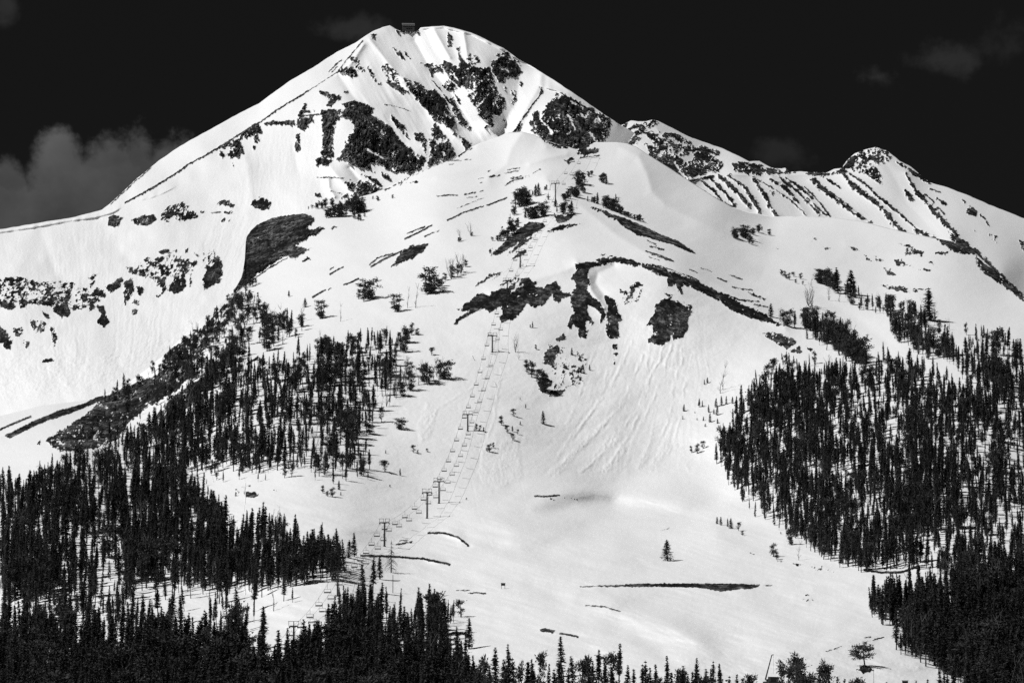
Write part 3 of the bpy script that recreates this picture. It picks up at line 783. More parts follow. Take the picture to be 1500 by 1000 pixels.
# ------------------------------------------------------------------ small mesh kit
class MB:
    def __init__(s): s.v = []; s.f = []
    def tube(s, a, b, r0, r1=None, n=5, cap=True):
        a, b = Vector(a), Vector(b); r1 = r0 if r1 is None else r1
        d = b - a
        if d.length < 1e-6: return
        d.normalize(); u = d.cross(Vector((0, 0, 1)))
        if u.length < 1e-3: u = Vector((1, 0, 0))
        u.normalize(); w = d.cross(u); k = len(s.v)
        for p, r in ((a, r0), (b, r1)):
            for i in range(n):
                t = 2 * math.pi * i / n; s.v.append(tuple(p + u * (r * math.cos(t)) + w * (r * math.sin(t))))
        for i in range(n):
            j = (i + 1) % n; s.f.append((k + i, k + j, k + n + j, k + n + i))
        if cap: s.f.append(tuple(k + n + i for i in range(n))); s.f.append(tuple(k + i for i in reversed(range(n))))
    def box(s, c, h, rot=0.0, tilt=0.0):
        k = len(s.v); cr, sr = math.cos(rot), math.sin(rot); ct, st = math.cos(tilt), math.sin(tilt)
        for x, y, z in ((-1, -1, -1), (1, -1, -1), (1, 1, -1), (-1, 1, -1), (-1, -1, 1), (1, -1, 1), (1, 1, 1), (-1, 1, 1)):
            x *= h[0]; y *= h[1]; z *= h[2]; y, z = y * ct - z * st, y * st + z * ct
            s.v.append((c[0] + x * cr - y * sr, c[1] + x * sr + y * cr, c[2] + z))
        for q in ((0, 3, 2, 1), (4, 5, 6, 7), (0, 1, 5, 4), (1, 2, 6, 5), (2, 3, 7, 6), (3, 0, 4, 7)): s.f.append(tuple(k + i for i in q))
    def prism(s, prof, x0, x1):
        """profile in (y, z), extruded along x"""
        k = len(s.v); n = len(prof)
        for x in (x0, x1):
            for y, z in prof: s.v.append((x, y, z))
        for i in range(n):
            j = (i + 1) % n; s.f.append((k + i, k + j, k + n + j, k + n + i))
        s.f.append(tuple(k + i for i in reversed(range(n)))); s.f.append(tuple(k + n + i for i in range(n)))
    def tri(s, a, b, c):
        k = len(s.v); s.v += [tuple(a), tuple(b), tuple(c)]; s.f.append((k, k + 1, k + 2))
    def leaf(s, p, d, size, rg, flat=False):
        """a narrow leaf-like blade near p pointing along d"""
        d = Vector(d)
        u = Vector((rg.gauss(0, 1), rg.gauss(0, 1), rg.gauss(0, 1))); u = u - d * u.dot(d) / max(d.length_squared, 1e-9)
        if u.length < 1e-6: return
        if flat:
            hz = d.cross(Vector((0, 0, 1)))
            if hz.length > 1e-4: u = hz.normalized() + u * .45
        u.normalize(); dn = d.normalized(); p = Vector(p)
        s.tri(p - dn * size * .4 + u * size * .34, p - dn * size * .4 - u * size * .34, p + dn * size * .8)
    def mesh(s, name, mat):
        me = bpy.data.meshes.new(name); me.from_pydata(s.v, [], s.f); me.materials.append(mat); me.update(); return me
def link(o, parent=None):
    COL.objects.link(o)
    if parent is not None: o.parent = parent
    return o
def part(name, me, parent): return link(bpy.data.objects.new(name, me), parent)
def empty(name, loc, rz=0.0, scale=(1, 1, 1)):
    o = bpy.data.objects.new(name, None); o.empty_display_size = .5; o.location = loc; o.rotation_euler = (0, 0, rz); o.scale = scale
    return link(o)

# ------------------------------------------------------------------ tree kinds (unit height, scaled on placement)
def conifer_mesh(seed, rad, base, lean=.01, ragged=.4, levels=28, per=8):
    rg = random.Random(seed); cr = MB(); tr = MB()
    bend = [rg.uniform(-lean, lean), rg.uniform(-lean, lean)]
    ax = lambda z: Vector((bend[0] * math.sin(z * 2.6), bend[1] * math.sin(z * 2.1), z))
    for i in range(5):
        z0, z1 = i / 5, (i + 1) / 5
        tr.tube(ax(z0), ax(z1), .016 * (1 - z0) + .002, .016 * (1 - z1) + .002, 5, False)
    for k in range(levels):
        t = (k + rg.random() * .6) / levels; z = base + (1 - base) * t
        prof = (1 - t) ** .85 * min(1, .55 + t * 4)
        for j in range(per if t < .8 else 4):
            r = rad * 1.3 * prof * rg.uniform(1 - ragged, 1.12) + .006
            th = rg.uniform(0, 2 * math.pi); d = Vector((math.cos(th), math.sin(th), rg.uniform(-.55, .02) + t * .5))
            c = ax(z)
            n = 4 if r > .03 else 2
            for q in range(n):
                f = (q + .6) / n
                p = c + d * r * f + Vector((rg.gauss(0, .006), rg.gauss(0, .006), rg.gauss(0, .008)))
                cr.leaf(p, d + Vector((rg.gauss(0, .5), rg.gauss(0, .5), rg.gauss(-.1, .3))), .054 * rg.uniform(.6, 1.2), rg, True)
    for q in range(5): cr.leaf(ax(.985 + q * .004), Vector((rg.gauss(0, .15), rg.gauss(0, .15), 1)), .022, rg)
    # a few bare lower snags
    for k in range(6):
        z = rg.uniform(.06, base + .1); th = rg.uniform(0, 6.28)
        tr.tube(ax(z), ax(z) + Vector((math.cos(th), math.sin(th), -.1)) * rad * rg.uniform(.3, .7), .003, .001, 3, False)
    return cr.mesh('conifer_crown', M_NEEDLE), tr.mesh('conifer_trunk', M_BARK)
def pine_mesh(seed, spread, stems=1):
    rg = random.Random(seed); cr = MB(); tr = MB()
    for s_ in range(stems):
        off = Vector((rg.uniform(-.5, .5), rg.uniform(-.5, .5), 0)) * spread * (1.0 if stems > 1 else 0)
        H = rg.uniform(.75, .97) if s_ else .93
        tip = off * 1.5 + Vector((rg.uniform(-.05, .05), rg.uniform(-.05, .05), H))
        tr.tube(off, off + (tip - off) * .5, .028 / stems ** .5, .02 / stems ** .5, 5, False); tr.tube(off + (tip - off) * .5, tip, .02 / stems ** .5, .006, 5, False)
        for k in range(26 if spread > .33 else 15 if stems == 1 else 9):
            z = rg.uniform(.30, .95) if spread > .33 else rg.uniform(.22, .98) if stems == 1 else rg.uniform(.1, .98)
            b = off + (tip - off) * z; th = rg.uniform(0, 6.28)
            R = spread * (1.15 - abs(z - .55) * 1.25) * rg.uniform(.55, 1.05)
            e = b + Vector((math.cos(th) * R, math.sin(th) * R, R * rg.uniform(.2, .7)))
            tr.tube(b, e, .008, .003, 3, False)
            for q in range(46 if stems == 1 else 44):
                f = rg.uniform(.45, 1.08); v = Vector((rg.gauss(0, 1), rg.gauss(0, 1), rg.gauss(0, .75)))
                p = b + (e - b) * f + v * .052
                cr.leaf(p, v + Vector((0, 0, .4)), .060 * rg.uniform(.6, 1.2), rg)
    return cr.mesh('pine_crown', M_NEEDLE), tr.mesh('pine_trunk', M_BARK)
def dead_mesh(seed, fan, stems):
    rg = random.Random(seed); tr = MB()
    def limb(p, d, L, r, depth):
        q = p
        for i in range(3):
            d2 = (d + Vector((rg.gauss(0, .10), rg.gauss(0, .10), .12))).normalized()
            e = q + d2 * L / 3; tr.tube(q, e, r * (1 - i / 3.6), r * (1 - (i + 1) / 3.6), 4 if depth == 0 else 3, False)
            if depth < 2:
                for _ in range(3 if depth == 0 else 2):
                    th = rg.uniform(0, 6.28)
                    side = Vector((math.cos(th), math.sin(th), rg.uniform(.2, 1.0))).normalized()
                    limb(q + (e - q) * rg.random(), (side * .8 + d2 * .6).normalized(), L * rg.uniform(.2, .38), r * .42, depth + 1)
            q = e; d = d2
    for s_ in range(stems):
        th = 6.28 * s_ / stems + rg.uniform(-.4, .4)
        d = Vector((math.cos(th) * fan, math.sin(th) * fan, 1)).normalized()
        limb(Vector((0, 0, 0)), d, rg.uniform(.8, 1.0) if s_ else .97, .017, 0)
    return tr.mesh('dead_tree', M_DEAD)
def bare_conifer_mesh(seed):
    rg = random.Random(seed); tr = MB(); tr.tube((0, 0, 0), (0, 0, 1), .02, .003, 5)
    for k in range(90):
        t = rg.random(); z = .1 + .88 * t; th = rg.uniform(0, 6.28); r = .26 * (1 - t) * rg.uniform(.6, 1.1) + .02
        m = Vector((math.cos(th) * r * .6, math.sin(th) * r * .6, z - r * .25)); e = Vector((math.cos(th) * r, math.sin(th) * r, z - r * .75))
        tr.tube((0, 0, z), m, .006, .004, 3, False); tr.tube(m, e, .004, .002, 3, False)
    return tr.mesh('bare_conifer', M_BARK)
CON = [conifer_mesh(100 + i, r, b, .02, g) for i, (r, b, g) in enumerate(((.105, .10, .4), (.085, .22, .5), (.125, .06, .35), (.075, .30, .6), (.095, .38, .55), (.14, .10, .5), (.070, .16, .45), (.11, .28, .65)))]
PIN = [pine_mesh(200 + i, sp, st) for i, (sp, st) in enumerate(((.21, 1), (.27, 1), (.17, 1), (.24, 3), (.27, 4), (.20, 3), (.36, 1)))]
DEA = [dead_mesh(300 + i, f, st) for i, (f, st) in enumerate(((0, 1), (.25, 3), (.42, 5), (.1, 2), (.3, 4)))]
BARE = bare_conifer_mesh(350)
con_form = ['slender', 'narrow', 'full', 'thin', 'high-crowned', 'broad', 'spire-like', 'ragged']

# ------------------------------------------------------------------ where the trees stand: kind px py(height base) height_px
LONE = """
C 978,821 31;p 1267,977 36;C 687,950 45;C 510,817 27;C 519,815 35;B 573,838 48;C 531,877 55;C 546,868 52;C 556,848 36
Q 509,641 27;P 520,641 15;Q 543,637 20;Q 587,629 18;C 521,616 19;P 564,691 19;C 586,696 11;P 606,663 12;P 612,665 7;P 626,662 6;P 697,630 10;P 703,631 9;P 708,632 7;C 565,664 6;P 632,520 13
P 594,503 20;Q 596,504 28;P 586,497 12;P 603,491 19;P 611,491 11;D 499,471 24;Q 469,467 28;Q 538,439 33;P 525,438 15;P 533,442 20;P 580,457 27;D 597,451 26;D 609,451 30;Q 629,431 40;P 634,430 28;P 643,424 19;P 647,420 14;P 652,411 12;d 661,409 32;d 675,401 30;P 670,404 18;P 664,407 20;P 676,399 14;P 682,391 11
D 675,353 16;P 673,354 7;D 690,346 17;P 691,346 6;C 423,435 10;P 367,436 8;P 363,462 11;P 575,291 6;P 553,294 7;P 546,292 5
Q 483,319 16;Q 492,318 20;P 501,318 18;P 512,309 16;Q 517,313 24;Q 524,311 22;P 531,312 14;P 525,323 10;P 520,321 9;P 507,307 13;P 498,307 12;P 471,306 9;P 463,306 9;P 476,304 13;P 486,302 12;P 457,306 6;P 452,307 5;P 370,419 18;P 366,421 14;P 375,416 10;P 478,316 8;P 467,301 7;P 534,318 6
Q 761,303 28;Q 771,300 20;P 766,300 22;P 753,316 14;C 785,288 17;C 790,287 18;C 780,287 8;P 800,279 8;D 806,279 12;C 803,293 9;P 794,318 22;P 780,321 20;P 783,320 16;C 770,319 10;C 814,303 11;P 825,294 11;P 832,291 12;P 828,293 10;P 842,289 17;P 837,285 10;P 850,270 19;P 847,273 11;P 854,283 15;P 846,286 9;P 862,259 8;P 866,257 7;Q 881,268 15;C 888,270 13;P 825,313 17;C 816,312 10;C 838,312 18;P 835,312 13
C 902,292 8;C 861,295 8;C 867,296 8;C 875,299 16;P 871,298 10;Q 889,304 17;Q 895,307 18;P 899,309 15;Q 906,312 15;P 910,314 11;P 917,318 8;P 921,319 9;P 925,320 7;P 930,322 8;P 937,324 10;P 934,323 8;P 942,326 6;P 915,316 7;P 750,344 22;P 744,344 12;P 738,353 17;P 742,350 12;P 759,327 8;P 735,336 5;P 729,353 8;P 721,353 6;D 747,321 8;P 746,324 6;P 757,333 10;P 755,338 9;P 748,337 13
P 1078,349 16;P 1090,349 18;P 1088,347 14;P 1097,357 12;P 1102,359 6;P 1104,344 10;P 1100,343 8;P 1111,341 12;P 1116,338 6;P 1127,344 8;P 1079,350 8;P 1144,403 9;P 1147,405 9;P 1150,407 11;P 1156,410 11;P 1153,409 8;P 1162,405 8;P 1173,409 10;P 1166,415 7;P 1176,417 6;D 1188,420 18
Q 1199,415 21;Q 1206,417 25;Q 1213,420 25;Q 1220,424 26;P 1202,416 22;P 1216,422 24;P 1210,419 24;P 1225,425 24;C 1228,430 39;C 1246,432 37;C 1242,431 20;C 1252,436 24;C 1363,470 49;C 1129,464 20;D 1143,471 18;P 1153,478 27;C 1164,480 25;d 1190,452 32;D 1214,440 20;D 1229,442 18;d 1184,448 26
C 796,621 20;P 735,623 15;P 753,610 12;P 743,634 11;P 751,645 11;P 758,636 8;C 751,632 9;C 762,622 6;C 770,598 7;C 762,586 5;C 780,480 10;P 777,480 5;D 755,516 24;D 760,527 20;P 771,541 15;P 779,553 25;P 774,548 16;P 785,512 8;P 794,571 30;P 797,575 18;P 717,662 13;P 723,656 9;P 713,661 6;P 788,556 16;C 843,472 5;C 838,520 12;C 851,546 10;C 855,547 8;C 864,542 9;P 827,540 8
D 1059,571 35;D 1055,576 25;C 1032,563 8;C 1036,561 9;C 1002,602 11;C 1024,596 13;C 1029,596 10;C 1000,614 6;C 1038,604 12;C 1040,618 14;C 1030,616 7;C 1050,608 15;C 1057,594 15;C 1064,592 13;C 1049,596 14;C 1046,606 8;C 1051,620 8;C 1073,591 11;C 1080,598 9;C 1021,615 4;C 1018,605 3;P 1013,663 11;P 1021,664 15;P 1030,657 12;P 1033,625 5
P 1133,815 20;P 1138,819 13;C 1056,769 13;C 1051,767 11;C 1066,771 13;C 1071,774 16;P 1082,777 13;P 1088,784 8;P 1144,782 4;D 1170,820 26;P 1162,798 28;P 1160,797 12;P 1113,744 2;P 683,732 4;P 571,713 4
P 473,722 12;P 487,728 15;P 480,727 9;C 496,717 14;C 499,725 6;P 345,727 7;C 447,450 14;C 352,690 14
"""
BOTTOM = """
P 712,961;C 727,949;C 746,944;P 764,970;C 773,970;P 791,955;C 823,932;C 841,961;C 756,964;C 772,970;P 861,955;C 877,952;P 895,956;C 907,943;C 942,973;C 947,968;C 964,973;C 979,961;P 1002,976;C 1018,974;C 1022,964;C 1045,968;C 1056,973;C 1080,988;P 1101,982;P 1146,968;Q 1163,954;P 1189,986;P 1206,967;P 1213,968;C 1199,985;C 1227,991;P 1252,992;C 1376,984;C 1383,980;C 1388,984;C 1399,971;C 1420,961;C 1431,975;C 736,966;C 781,966;C 803,972;P 850,966;C 870,968;C 886,968;C 918,974;C 930,980;C 955,978;C 990,980;C 1012,984;C 1034,980;C 1068,990;C 1090,994;P 1156,975;P 1171,972;P 1178,990;C 1240,996;C 1360,995;C 1346,998;C 1300,999;C 655,960;C 670,955;C 690,970;C 702,975;C 718,975;C 962,985;C 1002,990;C 898,978;C 812,980;C 833,978
"""
LM = [('the lone snowfield spruce', 978, 810), ('the two-legged sign', 737, 857), ('the lone round pine', 1267, 958), ('the groomer boom', 1124, 975),
      ('the lowest lift tower', 430, 930), ('the drooping bare conifer', 573, 815), ('the summit hut', 598, 45), ('the big rock cliff', 400, 370), ('the oval rock patch', 600, 378),
      ('the top ridge tower', 813, 285), ('the arched rock band', 900, 385), ('the triangular scree patch', 985, 470), ('the wide scree patch', 745, 440),
      ('the blocky pine clump', 1212, 405), ('the skyline spruce', 1363, 450), ('the long dark snow bank', 1000, 859), ('the right ridge scree', 1140, 497),
      ('the tallest lift tower', 625, 740), ('the avalanche tracks', 930, 650), ('the rocky knoll', 805, 550), ('the lower right grove', 1290, 880), ('the right forest edge', 1060, 680),
      ('the bottom left corner', 0, 1000), ('the bottom right corner', 1500, 1000), ('the left picture edge', 0, 800), ('the right picture edge', 1500, 700), ('the left forest clearing', 150, 840),
      ('the snowy forest lane', 420, 930), ('the bottom edge centre', 750, 1000), ('the terrace lift tower', 563, 785), ('the krummholz clump', 505, 305), ('the small snowfield rocks', 366, 722), ('the thin upper lift tower', 762, 378), ('the dark slanting scree', 752, 350), ('the top rock strip', 860, 222), ('the crest ridge band', 925, 330), ('the ridge crest knob', 838, 312), ('the upper snow cornice', 765, 210),
      ('the dark bare hillside', 180, 600), ('the left shoulder pines', 400, 480), ('the dead tree cluster', 610, 540), ('the right saddle pines', 1300, 455), ('the narrow right snow lane', 1390, 545), ('the mid-slope lift tower', 685, 620)]
def where(px, py, skip=None):
    best = min(LM, key=lambda l: math.hypot(l[1] - px, (l[2] - py)) + (1e9 if l[0] == skip else 0))
    dx, dy = px - best[1], py - best[2]; d = math.hypot(dx, dy)
    if d < 9: w = 'beside'
    elif abs(dx) > 2 * abs(dy): w = 'right of' if dx > 0 else 'left of'
    elif abs(dy) > 2 * abs(dx): w = 'below' if dy > 0 else 'above'
    else: w = ('below ' if dy > 0 else 'above ') + ('right of' if dx > 0 else 'left of')
    if d >= 9: w = ('just ' if d < 45 else 'well ' if d > 110 else '') + w
    return w + ' ' + best[0]
def stand_of(px, py):
    if py < 345 and px < 560: return 'krummholz under the summit face'
    if py < 365 and px < 960: return 'trees on the crest beside the top lift tower'
    if px < 700 and py > 870: return 'lower left forest'
    if px < 560 and py > 480: return 'left forest'
    if px < 720 and py < 480: return 'scattered trees on the left shoulder'
    if px > 1180 and py > 500: return 'right forest'
    if px > 1040 and py < 500: return 'trees on the right ridge'
    if py > 930: return 'row of treetops along the bottom edge'
    return 'scattered trees on the open slopes'
TREES = []      # kind, px, py, h_px, individual?
trg = random.Random(5)
for ln in LONE.strip().splitlines():
    for it in ln.split(';'):
        k, xy, h = it.split(); x, y = map(float, xy.split(',')); TREES.append([k, x, y, float(h), 1])
for it in BOTTOM.strip().replace('\n', ';').split(';'):
    k, xy = it.split(); x, y = map(float, xy.split(',')); h = trg.uniform(58, 76); TREES.append([k, x, y + h, h, 1])
for t in list(TREES):       # krummholz grows in clumps: shorter neighbours beside the pines of the upper ridges
    if t[0] in 'PQ' and t[2] < 365 and t[3] > 6:
        for q in range(2): TREES.append(['P', t[1] + trg.uniform(-.32, .32) * t[3], t[2] + trg.uniform(-1.5, 1.0), t[3] * trg.uniform(.55, .85), 1])
for t in TREES:
    if t[2] < 365: t[3] *= 1.1
    if t[0] == 'P' and t[3] > 50: t[0] = 'n'
NLONE = len(TREES)
FOREST = [  # polygon of tree feet, feet per px2, height px (far, near), clumping 0..1, share of pines, share of dead
    ("0,728 60,712 100,694 145,676 180,656 215,640 250,622 300,606 350,596 400,585 440,570 480,562 525,556 560,548 578,540 575,560 555,590 540,630 520,690 480,700 430,685 390,690 330,690 280,700 262,712 240,730 120,760 0,780", .0172, 30, 36, .2, .10, .035),
    ("0,760 120,745 240,715 270,720 300,745 335,785 400,795 460,805 500,822 508,838 490,850 455,858 380,868 250,880 130,880 0,880", .0170, 38, 50, .28, .04, .01),
    ("0,870 130,872 250,872 330,870 430,868 425,900 395,960 380,1000 360,1070 0,1070", .0095, 48, 62, .50, .04, .01),
    ("-90,940 60,940 200,945 400,968 430,985 470,975 520,940 560,1000 640,1010 660,1070 0,1090 -90,1080", .0120, 56, 74, .2, .06, .0),
    ("395,1010 450,965 480,925 505,905 540,900 600,905 640,915 655,930 650,948 665,975 690,1010 720,1060 395,1060", .0150, 46, 66, .2, .05, .02),
    ("640,900 672,895 676,910 660,925 640,930", .012, 26, 34, .2, .1, .2),
    ("700,1050 1070,1062 1070,1092 700,1092", .014, 60, 72, .2, .15, 0),
    ("1120,1072 1340,1080 1340,1095 1120,1092", .010, 56, 68, .2, .05, 0),
    ("152,592 200,566 235,540 262,515 290,485 318,458 350,430 362,440 340,470 330,500 350,520 320,545 280,560 235,560 200,575 160,600", .020, 13, 22, .25, .55, .08),
    ("320,470 345,440 370,445 385,470 440,470 450,480 436,497 400,510 360,540 310,560 300,545 330,520", .018, 20, 28, .45, .45, .28),
    ("350,440 365,425 380,440 372,470 350,470", .02, 14, 18, .3, .6, .1),
    ("260,560 340,545 400,545 450,520 520,505 575,500 600,512 578,530 575,545 520,560 400,588 300,638 230,655", .0185, 26, 33, .3, .25, .10),
    ("575,542 640,545 655,552 640,560 600,575 560,592 545,585 560,565", .010, 24, 32, .3, .3, .6),
    ("540,600 555,570 600,560 610,570 590,590 545,610", .006, 22, 30, .2, .1, .8),
    ("400,690 440,680 535,690 540,705 520,712 470,706 430,700 400,705", .010, 16, 28, .4, .2, .3),
    ("240,700 330,690 400,692 420,700 380,708 300,720 330,745 300,745 260,720", .007, 14, 26, .5, .1, .2),
    # right side
    ("1046,672 1060,655 1075,640 1080,610 1100,595 1120,570 1160,560 1200,560 1230,555 1270,560 1340,570 1400,580 1500,590 1600,600 1600,900 1500,848 1420,850 1330,835 1250,838 1200,818 1170,795 1130,768 1095,752 1085,735 1075,720 1065,705 1050,692", .0165, 30, 38, .38, .05, .02),
    ("1395,840 1420,822 1500,810 1600,800 1600,900 1500,880 1400,862", .006, 34, 42, .3, .05, .02),
    ("1095,600 1100,578 1130,560 1170,552 1200,555 1230,545 1260,560 1200,580 1120,600", .012, 24, 34, .4, .2, .15),
    ("1175,475 1200,478 1225,490 1250,510 1275,532 1270,545 1240,530 1212,512 1190,500 1178,490", .042, 26, 34, .1, .3, .12),
    ("1232,430 1262,440 1300,450 1340,462 1380,478 1378,490 1330,482 1300,478 1276,462 1245,446", .026, 18, 28, .35, .3, .3),
    ("1300,470 1330,485 1350,500 1375,515 1400,520 1395,535 1350,520 1310,500", .036, 22, 34, .2, .3, .15),
    ("1390,528 1430,545 1470,556 1520,566 1620,590 1620,640 1500,590 1450,578 1410,556", .030, 28, 40, .1, .1, .04),
    ("1420,505 1450,512 1500,515 1600,520 1600,590 1500,560 1450,545 1415,525", .018, 30, 40, .3, .08, .05),
    ("1275,530 1310,535 1350,545 1400,560 1400,585 1340,575 1280,565", .013, 26, 36, .3, .08, .05),
    ("1272,900 1290,892 1330,885 1400,870 1500,862 1600,860 1600,1060 1500,1060 1440,1060 1410,1005 1380,985 1350,972 1322,962 1310,950 1325,938 1340,930 1322,918 1290,912", .0170, 46, 66, .12, .04, .02),
    ("1308,948 1340,950 1362,958 1370,966 1330,962 1310,956", .02, 24, 34, .1, .1, .05),
    ("1095,560 1130,535 1190,525 1240,535 1260,550 1200,555 1130,560 1100,575", .006, 14, 26, .3, .2, .2),
    ("1380,470 1430,490 1500,505 1500,515 1420,505 1385,490", .006, 12, 22, .3, .3, .2),
    ("430,600 545,560 575,590 540,700 430,700", .006, 20, 30, .2, .15, .25),
    ("120,640 160,600 215,575 262,545 300,545 290,575 240,600 190,630 150,660", .008, 12, 24, .2, .5, .1),
    ("0,600 100,625 80,640 0,660", .0, 10, 12, .3, .2, .1),
]
GAPS = [  # snowy openings in the forest
    ("0,750 70,748 118,745 125,800 60,800 0,790", .42), ("80,812 110,790 175,775 182,830 176,905 150,900 130,850", .85), ("180,870 260,855 330,872 420,885 440,900 430,930 390,940 360,900 290,900 200,905", .7),
    ("360,905 440,890 470,905 440,950 410,1000 385,1010 372,960", .85), ("190,925 240,905 330,925 345,960 260,960", .4), ("130,735 150,720 175,770 160,775", .45), ("1200,640 1240,615 1270,600 1300,620 1240,650", .35), ("1290,640 1330,600 1320,680 1300,690", .7),
    ("1220,690 1262,690 1240,725 1205,722", .8), ("1155,712 1205,690 1200,715 1160,728", .7), ("1400,700 1440,690 1500,680 1500,800 1440,830 1400,800", .35), ("1390,640 1420,620 1500,640 1500,690 1400,690", .3), ("1070,612 1098,600 1098,625 1080,640", .5),
    ("1320,810 1350,795 1400,790 1400,830 1350,838", .75), ("1420,780 1470,770 1480,830 1430,830", .5), ("300,620 380,600 420,640 380,690 300,690", .25), ("425,585 470,565 560,550 570,590 520,700 430,700", .5), ("350,600 420,590 430,640 400,660 350,640", .4), ("1080,700 1130,690 1150,740 1110,745", .3), ("1250,740 1300,730 1310,770 1260,780", .45), ("40,580 300,570 170,640 60,640", .6)]
gap_polys = [(P(a), b) for a, b in GAPS]
cand = []
for i, (poly, den, h0, h1, clump, fp, fd) in enumerate(FOREST):
    pts = P(poly)
    x0, x1, y0, y1 = pts[:, 0].min(), pts[:, 0].max(), pts[:, 1].min(), pts[:, 1].max()
    n = int((x1 - x0) * (y1 - y0) * den * ((2.7 if pts[:, 0].mean() > 900 else 1.95) if .0155 < den < .0175 else 1.3)); r_ = np.random.RandomState(40 + i)
    X = r_.uniform(x0, x1, n); Y_ = r_.uniform(y0, y1, n); dd = sdf(X, Y_, pts); keep = dd > 9 * r_.rand(n) ** 1.6 - 3
    cl = fbm(X / 22, Y_ / 34, 3, 500 + i) * .5 + .5 + .18 * vn(X / 6, Y_ / 9, 520)
    keep &= (r_.rand(n) > clump * 1.7 * np.clip(1.15 - cl * 1.3, 0, 1))
    for gp, gs in gap_polys: keep &= ~((sdf(X, Y_, gp) > 0) & (r_.rand(n) < gs))
    X, Y_ = X[keep], Y_[keep]
    for x, y in zip(X, Y_):
        u = trg.random(); t = (y - y0) / (y1 - y0)
        h = (h0 + (h1 - h0) * t) * trg.choice((1, 1, .95, .85, .75, 1.1, 1.2, .5, .6)) * trg.uniform(.85, 1.1)
        k = 'D' if u < fd else ('P' if u < fd + fp else 'C')
        cand.append([k, x, y, h, 0])
# thin what would stand outside the picture by more than a little
cand = [c for c in cand if -60 < c[1] < 1560]
TREES += cand
A_ = np.array([[t[1], t[2]] for t in TREES])
YY = depthB(A_[:, 0], A_[:, 1]); XX, YY, ZZ = unproject(A_[:, 0], A_[:, 1], YY)
def inframe(t): return -5 < t[1] < 1505 and t[2] - t[3] < 992
for fam, cap in (('C', 300), ('P', 300), ('D', 300)):
    kinds = {'C': 'CB', 'P': 'PpQn', 'D': 'Dd'}[fam]
    ids = [i for i, t in enumerate(TREES) if t[0] in kinds and inframe(t)]
    ids.sort(key=lambda i: -(TREES[i][3] * min(1, (1004 - TREES[i][2] + TREES[i][3]) / TREES[i][3]) + (1000 if TREES[i][4] and TREES[i][3] > 5 else 0)))
    for j, i in enumerate(ids): TREES[i][4] = 1 if j < cap else 0
print('trees', len(TREES), {k: (sum(1 for t in TREES if t[0] in k), sum(1 for t in TREES if t[0] in k and t[4])) for k in ('CB', 'PpQ', 'Dd')})
INST = []
def size_word(h): return 'tall' if h > 55 else 'medium-height' if h > 36 else 'small' if h > 17 else 'tiny'
made = {}
prot = {}
labels = {}
def new_tree(key, name, crown, trunk):
    """first of a kind is built, later ones are copies of it and of its parts"""
    if key not in prot:
        r = bpy.data.objects.new(name, None); r.empty_display_size = .5; COL.objects.link(r)
        ch = [part('crown', crown, r), part('trunk', trunk, r)]; prot[key] = (r, ch); return r, ch
    r0, ch0 = prot[key]; r = r0.copy(); COL.objects.link(r); ch = []
    for c in ch0:
        d = c.copy(); COL.objects.link(d); d.parent = r; ch.append(d)
    return r, ch
pending = []
for i, (k, px, py, h, ind) in enumerate(TREES):
    loc = Vector((XX[i], YY[i], ZZ[i] - .15)); H = h * YY[i] / F * 1.02
    rz = trg.uniform(0, 6.28); wf = trg.uniform(.75, 1.25) * (1.7 if i < NLONE and h < 50 and k == 'C' else 1.2 if i < NLONE and h < 25 else 1)
    if k in 'CB':
        v = trg.choice((0, 2, 5, 0, 2, 1)) if i < NLONE and h < 50 else trg.randrange(8)
        if not ind: INST.append((loc, H * 1.04, wf * trg.uniform(.6, 1.25), rz, trg.choice((1, 3, 4, 7, 6, 0, 4, 7)))); continue
        if k == 'B':
            o = link(bpy.data.objects.new('bare_conifer', BARE)); o.location = loc; o.rotation_euler = (0, 0, rz); o.scale = (H, H, H)
            tag(o, 'bare drooping conifer without needles standing below the lift tower', 'tree', 'bare trees'); continue
        r, ch = new_tree(('C', v), 'conifer', *CON[v]); cat = 'conifer'; form = con_form[v]
    elif k in 'PpQn':
        if k == 'n': wf *= .62
        v = 6 if k == 'p' else (0, 1, 2)[trg.randrange(3)] if k == 'n' else (3 + trg.randrange(3)) if k == 'Q' or (h > 17 and trg.random() < .4) else 2 if trg.random() < .4 else trg.randrange(3)
        if not ind: INST.append((loc, H, wf, rz, 8 + v)); continue
        r, ch = new_tree(('P', v), 'pine', *PIN[v]); cat = 'pine'; form = 'bushy' if v > 2 else 'round-crowned'
        wf *= 1.1
    else:
        v = trg.choice((1, 2, 4)) if k == 'd' else trg.choice((0, 0, 3, 1))
        if not ind: INST.append((loc, H, wf, rz, 14 + v)); continue
        r = link(bpy.data.objects.new('dead_tree', DEA[v])); cat = 'dead tree'; form = 'many-stemmed' if v in (1, 2, 4) else 'single-stemmed'
    r.location = loc; r.rotation_euler = (trg.gauss(0, .03), trg.gauss(0, .03), rz); r.scale = (H * wf, H * wf, H)
    words = {'conifer': 'conifer', 'pine': 'pine', 'dead tree': 'dead tree'}[cat]
    pending.append((r, f'{size_word(h)} {form} {words}', where(px, py - h * .5), cat, stand_of(px, py), px, py, cat))
from collections import defaultdict
by = defaultdict(list)
for p in pending: by[(p[1], p[2])].append(p)
ORD = ['leftmost', 'second from left', 'third from left', 'fourth from left', 'fifth from left', 'sixth from left', 'seventh from left', 'eighth from left', 'ninth from left', 'tenth from left', 'eleventh from left', 'twelfth from left']
split = {}
